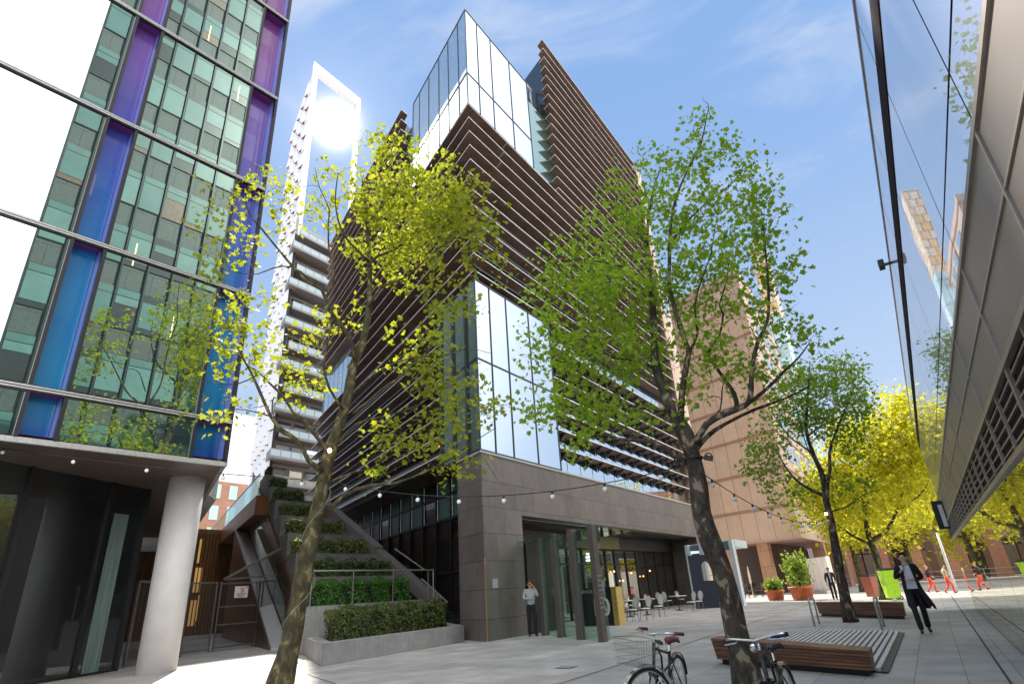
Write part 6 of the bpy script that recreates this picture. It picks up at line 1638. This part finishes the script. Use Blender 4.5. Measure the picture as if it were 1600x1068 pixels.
def person(label, loc, face, h, J, top_m, leg_m, hair_m, skin_m, style, extras=()):
    """J: joints of the pose at 1.78 m: +x is the person's right, +y is forward"""
    t = thing('person', label, 'person', (0, 0, 0))
    pel, chest, neck, head = (np.array(J[k], float) for k in ('pel', 'chest', 'neck', 'head'))
    hf = np.array(J.get('look', (0, 1, 0)), float); hf /= np.linalg.norm(hf); hr = np.array([hf[1], -hf[0], 0])
    V, E = [], []
    def v(p, r, r2=None, par=None):
        V.append((*map(float, p), r, r2 or r)); i = len(V) - 1
        if par is not None: E.append((par, i))
        return i
    i0 = v(pel, .085, .07); i1 = v(pel * .5 + chest * .5, .08, .06, i0); i2 = v(chest, .10, .07, i1); i3 = v(neck, .055, .055, i2)
    i4 = v(head + hf * .012 - UP * .075, .055, .06, i3); i5 = v(head + hf * .012 + UP * .0, .072, .085, i4); i6 = v(head + UP * .075 - hf * .012, .058, .066, i5)
    for s in ('R', 'L'):
        sg_ = 1 if s == 'R' else -1
        a = v(J['sh' + s], .052, None, i2); b = v(J['el' + s], .038, None, a); c = v(J['wr' + s], .024, None, b)
        w, e = np.array(J['wr' + s], float), np.array(J['el' + s], float); d = w - e; d /= np.linalg.norm(d)
        hd = np.array(J.get('hd' + s, d), float); hd /= np.linalg.norm(hd)
        side = np.cross(hd, UP); side = side / (np.linalg.norm(side) + 1e-6) if np.linalg.norm(side) > .2 else np.array([0, 1., 0])
        pm = v(w + hd * .055, .030, .018, c)
        for k, (o_, ln) in enumerate(((-.027, .070), (-.009, .082), (.009, .078), (.027, .062))):
            f1 = v(w + hd * (.09 + ln * .45) + side * o_, .0095, None, pm); cur = hd * .8 + np.array(J.get('cl' + s, (0, -.2, -.4)), float) * .6
            v(w + hd * (.09 + ln * .45) + side * o_ + cur / np.linalg.norm(cur) * ln * .55, .008, None, f1)
        th = v(w + hd * .05 + side * -.045 * sg_, .011, None, c); v(w + hd * .085 + side * -.055 * sg_, .009, None, th)
        l1 = v(J['hip' + s], .065, None, i0); l2 = v(J['kn' + s], .045, None, l1); l3 = v(J['an' + s], .026, None, l2); v(np.array(J['toe' + s]), .02, .016, l3)
    add_skin('body', V, E, skin_m, t)
    # nose, ears, eyes
    q = MB(); q.hexa([head + hr * .012 + hf * .085 - UP * .03, head - hr * .012 + hf * .085 - UP * .03, head - hr * .01 + hf * .07 - UP * .03, head + hr * .01 + hf * .07 - UP * .03][::1],
                     [head + hr * .006 + hf * .092 + UP * .02, head - hr * .006 + hf * .092 + UP * .02, head - hr * .006 + hf * .07 + UP * .02, head + hr * .006 + hf * .07 + UP * .02])
    q.add([head + hf * .118 - UP * .026, head + hr * .014 + hf * .085 - UP * .034, head - hr * .014 + hf * .085 - UP * .034, head + hf * .09 + UP * .02], [(0, 1, 3), (0, 3, 2), (0, 2, 1)])
    q.build('nose', skin_m, t)
    q = MB()
    for s in (-1, 1): q.ball(head + hr * s * .077 - UP * .005, .022, 6, 5, 0, 1.4)
    q.build('ears', skin_m, t)
    q = MB()
    if 'glasses' in extras:
        for s in (-1, 1): q.ball(head + hr * s * .032 + hf * .088 + UP * .012, .022, 8, 5)
        q.bar(head + hr * .075 + hf * .06 + UP * .015, head - hr * .075 + hf * .06 + UP * .015, .012, .01); q.build('sunglasses', M_GLASSES, t)
    else:
        for s in (-1, 1): q.ball(head + hr * s * .030 + hf * .084 + UP * .012, .011, 6, 4)
        q.build('eyes', M_GLASSES, t)
    q = MB(); q.bar(head + hr * .022 + hf * .086 - UP * .062, head - hr * .022 + hf * .086 - UP * .062, .008, .007); q.build('mouth', plain('lips', (.35, .12, .1), .5), t)
    # hair: a cap of small locks over the crown and back
    q = MB(); rg = np.random.default_rng(3)
    VV, FF, n1, n2 = [], [], 14, 6
    for i in range(n2 + 1):
        el = math.radians(90 - i * (105 / n2))
        for j in range(n1):
            a = 2 * math.pi * j / n1; back = .5 - .5 * math.cos(a)
            e2 = el if back > .35 else max(el, math.radians(46))
            rr = 1.0 + rg.normal(0, .03)
            VV.append(head - hf * .01 + UP * .035 + (hf * math.cos(a) * .092 + hr * math.sin(a) * .083) * math.cos(e2) * rr + UP * math.sin(e2) * .098 * rr)
    for i in range(n2):
        for j in range(n1): FF.append((i * n1 + j, i * n1 + (j + 1) % n1, (i + 1) * n1 + (j + 1) % n1, (i + 1) * n1 + j))
    q.add(VV, FF); q.build('hair', hair_m, t, True)
    # trousers and shoes
    V, E = [], []; a0 = v(pel + UP * .11, .135, .10); a1 = v(pel - UP * .02, .145, .115, a0)
    for s in ('R', 'L'):
        b = v(J['hip' + s], .092, None, a1); c = v(np.array(J['hip' + s]) * .5 + np.array(J['kn' + s]) * .5, .082, None, b); d = v(J['kn' + s], .068, None, c); v(np.array(J['an' + s], float) - UP * .02, .06, .066, d)
    add_skin('trousers', V, E, leg_m, t, 1)
    for s in ('R', 'L'):
        V, E = [], []; an, to = np.array(J['an' + s], float), np.array(J['toe' + s], float); ft = to - an; ft[2] = 0; ft /= np.linalg.norm(ft) + 1e-6
        hz = min(an[2] - .05, to[2] + .01) if 'step' not in J else an[2] - .05
        a = v(an - ft * .05 - UP * .035, .038, .04); b = v(an * .5 + to * .5, .043, .04, a); v(to, .04, .03, b)
        add_skin('shoe', V, E, M_SHOE, t)
    # upper garment
    V, E = [], []; a0 = v(pel - UP * .07, .165, .13); a1 = v(pel * .5 + chest * .5, .15, .108, a0); a2 = v(chest, .162, .115, a1); a3 = v(neck - UP * .035, .082, .075, a2)
    for s in ('R', 'L'):
        b = v(J['sh' + s], .078, None, a2); c = v(np.array(J['sh' + s]) * .5 + np.array(J['el' + s]) * .5, .064, None, b); d = v(J['el' + s], .058, None, c); w = np.array(J['wr' + s]) * .88 + np.array(J['el' + s]) * .12
        v(w, .043, None, d)
    add_skin({'coat': 'coat', 'suit': 'jacket'}.get(style, 'jumper'), V, E, top_m, t, 0)
    if style in ('coat', 'suit'):           # open front showing the shirt, and lapels
        f = lambda x, y, z: np.array([x, y, z]) + np.array([chest[0], chest[1], 0])
        q = MB(); z0, z1 = pel[2] + .0, neck[2] - .02; yb, yt = .138, .122
        w0, w1 = (.11, .085) if style == 'coat' else (.02, .075)
        q.hexa([f(w0, yb - .03, z0), f(-w0, yb - .03, z0), f(-w0, yb, z0), f(w0, yb, z0)], [f(w1, yt - .06, z1), f(-w1, yt - .06, z1), f(-w1 * .8, yt - .02, z1), f(w1 * .8, yt - .02, z1)]); q.build('shirt', M_SHIRT, t, bevel=.01)
        q = MB()
        for s in (-1, 1): q.hexa([f(s * (w0 + .0), yb - .02, z0 + .1), f(s * (w0 + .035), yb - .02, z0 + .1), f(s * (w0 + .035), yb + .012, z0 + .1), f(s * w0, yb + .012, z0 + .1)], [f(s * w1 * .75, yt - .05, z1 + .03), f(s * (w1 + .05), yt - .07, z1 - .01), f(s * (w1 + .05), yt - .03, z1 - .01), f(s * w1 * .75, yt - .0, z1 + .03)])
        q.build('lapels', top_m, t)
        q = MB(); q.ring(neck + np.array([0, .01, -.005]), (0, -.25, 1), .062, .016, 14, 5); q.build('collar', M_SHIRT, t, True)
    if style == 'coat':                     # flaring skirt of the long coat, blown back and to the side
        VV, FF = [], []; n1 = 16; lv = [(pel[2] + .16, .165, .125, 0), (pel[2] - .05, .19, .15, .02), (pel[2] - .25, .225, .19, .06), (pel[2] - .42, .25, .21, .085)]
        for k, (z, rx, ry, sh_) in enumerate(lv):
            for j in range(n1 + 1):
                a = math.radians(115 + 310 * j / n1); w = 1 + .03 * k * math.sin(j * 2.2)
                VV.append(np.array([pel[0] + rx * math.cos(a) * w - sh_ * 1.2, pel[1] + ry * math.sin(a) * w - sh_ * .6, z + .015 * k * math.sin(j * 1.7)]))
        m1 = n1 + 1
        for k in range(3):
            for j in range(n1): FF.append((k * m1 + j, k * m1 + j + 1, (k + 1) * m1 + j + 1, (k + 1) * m1 + j))
        q = MB(); q.add(VV, FF); o = q.build('coat_skirt', top_m, t, True); md = o.modifiers.new('thick', 'SOLIDIFY'); md.thickness = .012
    for ex in extras:
        if ex == 'phone':
            hp = np.array(J['wrL'], float) + np.array(J.get('hdL', (0, 0, 1)), float) * .08; q = MB(); q.cbox(hp, .02, .07, .13); q.build('phone', M_GLASSES, t)
        if ex == 'cup':
            hp = np.array(J['wrR'], float) + np.array(J.get('hdR', (0, 0, 1)), float) * .06 + np.array([0, .03, .02]); q = MB(); q.lathe(hp - UP * .04, [(.028, 0), (.036, .09), (.038, .095), (.03, .1)], 12); q.build('cup', M_WHITE, t)
    t.location = tuple(map(float, loc)); t.rotation_euler = (0, 0, face); t.scale = (h / 1.78,) * 3
    return t
def facing_to(loc, target=(0, 0)):
    d = np.array(target[:2], float) - np.array(loc[:2]); return math.atan2(d[1], d[0]) - math.pi / 2
BASE = dict(pel=(0, 0, .97), chest=(0, 0, 1.34), neck=(0, -.005, 1.51), head=(0, .025, 1.655), shR=(.185, -.01, 1.45), shL=(-.185, -.01, 1.45), elR=(.235, -.03, 1.17), elL=(-.235, -.03, 1.17), wrR=(.235, .08, .94), wrL=(-.235, .08, .94),
            hipR=(.092, 0, .90), hipL=(-.092, 0, .90), knR=(.10, .03, .50), knL=(-.10, .03, .50), anR=(.105, -.02, .085), anL=(-.105, -.02, .085), toeR=(.12, .16, .035), toeL=(-.12, .16, .035))
W = dict(BASE, chest=(0, .03, 1.34), neck=(.0, .035, 1.51), head=(.01, .06, 1.655), look=(.35, 1, 0),
         elR=(.27, -.05, 1.20), wrR=(.13, .17, 1.36), hdR=(-.5, .35, .8), clR=(-.3, .4, .2), elL=(-.27, -.05, 1.19), wrL=(-.05, .20, 1.17), hdL=(.95, .25, .0), clL=(.3, -.2, -.3), shR=(.185, .02, 1.45), shL=(-.185, .02, 1.45),
         knR=(.09, .16, .53), anR=(.07, .20, .10), toeR=(.09, .37, .06), knL=(-.10, -.02, .50), anL=(-.11, -.22, .13), toeL=(-.12, -.08, .035), step=1)
pw_ = gnd(1447, 990)
person('man in a long black coat over a pale blue shirt walking towards the viewer', pw_, facing_to(pw_, (1.5, 0)), 1.80, W, M_COAT, M_TROUS, M_HAIR, M_SKIN, 'coat', ('cup',))
A = dict(BASE, elR=(.25, .03, 1.20), wrR=(.0, .19, 1.20), hdR=(-1, .1, .05), elL=(-.25, .05, 1.24), wrL=(-.13, .13, 1.50), hdL=(.25, -.25, .9), clL=(.4, .1, .2), clR=(-.3, -.4, 0),
         knL=(-.11, .04, .50), toeL=(-.17, .14, .035), look=(-.12, 1, 0))
p1_ = gnd(833, 993.5)
person('man in a grey jumper and sunglasses on the phone by the stone pier', p1_, facing_to(p1_), 1.80, A, M_GREYTOP, M_TROUS, M_HAIRR, M_SKINR, 'jumper', ('glasses', 'phone'))
N3 = dict(BASE, knR=(.09, .14, .53), anR=(.08, .14, .10), toeR=(.09, .31, .06), anL=(-.10, -.18, .12), toeL=(-.11, -.03, .035), elR=(.25, -.10, 1.18), wrR=(.24, -.02, .95), elL=(-.24, .04, 1.17), wrL=(-.2, .2, 1.02), step=1)
p3_ = gnd(1306, 938)
person('man in a dark suit walking beside the tall potted shrub', p3_, facing_to(p3_, (3, 0)), 1.72, N3, M_SUIT, M_TROUS, M_HAIR, M_SKIN, 'suit')
RN = dict(BASE, elR=(.32, .05, 1.24), wrR=(.48, .15, 1.08), elL=(-.30, -.08, 1.22), wrL=(-.34, .14, 1.14), knR=(.09, .20, .56), anR=(.09, .18, .14), toeR=(.10, .34, .12), knL=(-.09, .02, .50), anL=(-.10, -.26, .22), toeL=(-.10, -.16, .08), step=1)
for i, (px_, tm, hm, lb) in enumerate((((1459, 927), M_COAT, M_HAIRG, 'runner in red trousers and a black top'), ((1487, 928), M_TAN, M_HAIR, 'runner in red trousers and a tan top'))):
    pr_ = gnd(*px_); person(lb, pr_, facing_to(pr_, (60, 20)) , 1.52, RN, tm, M_RED, hm, M_SKIN, 'jumper')
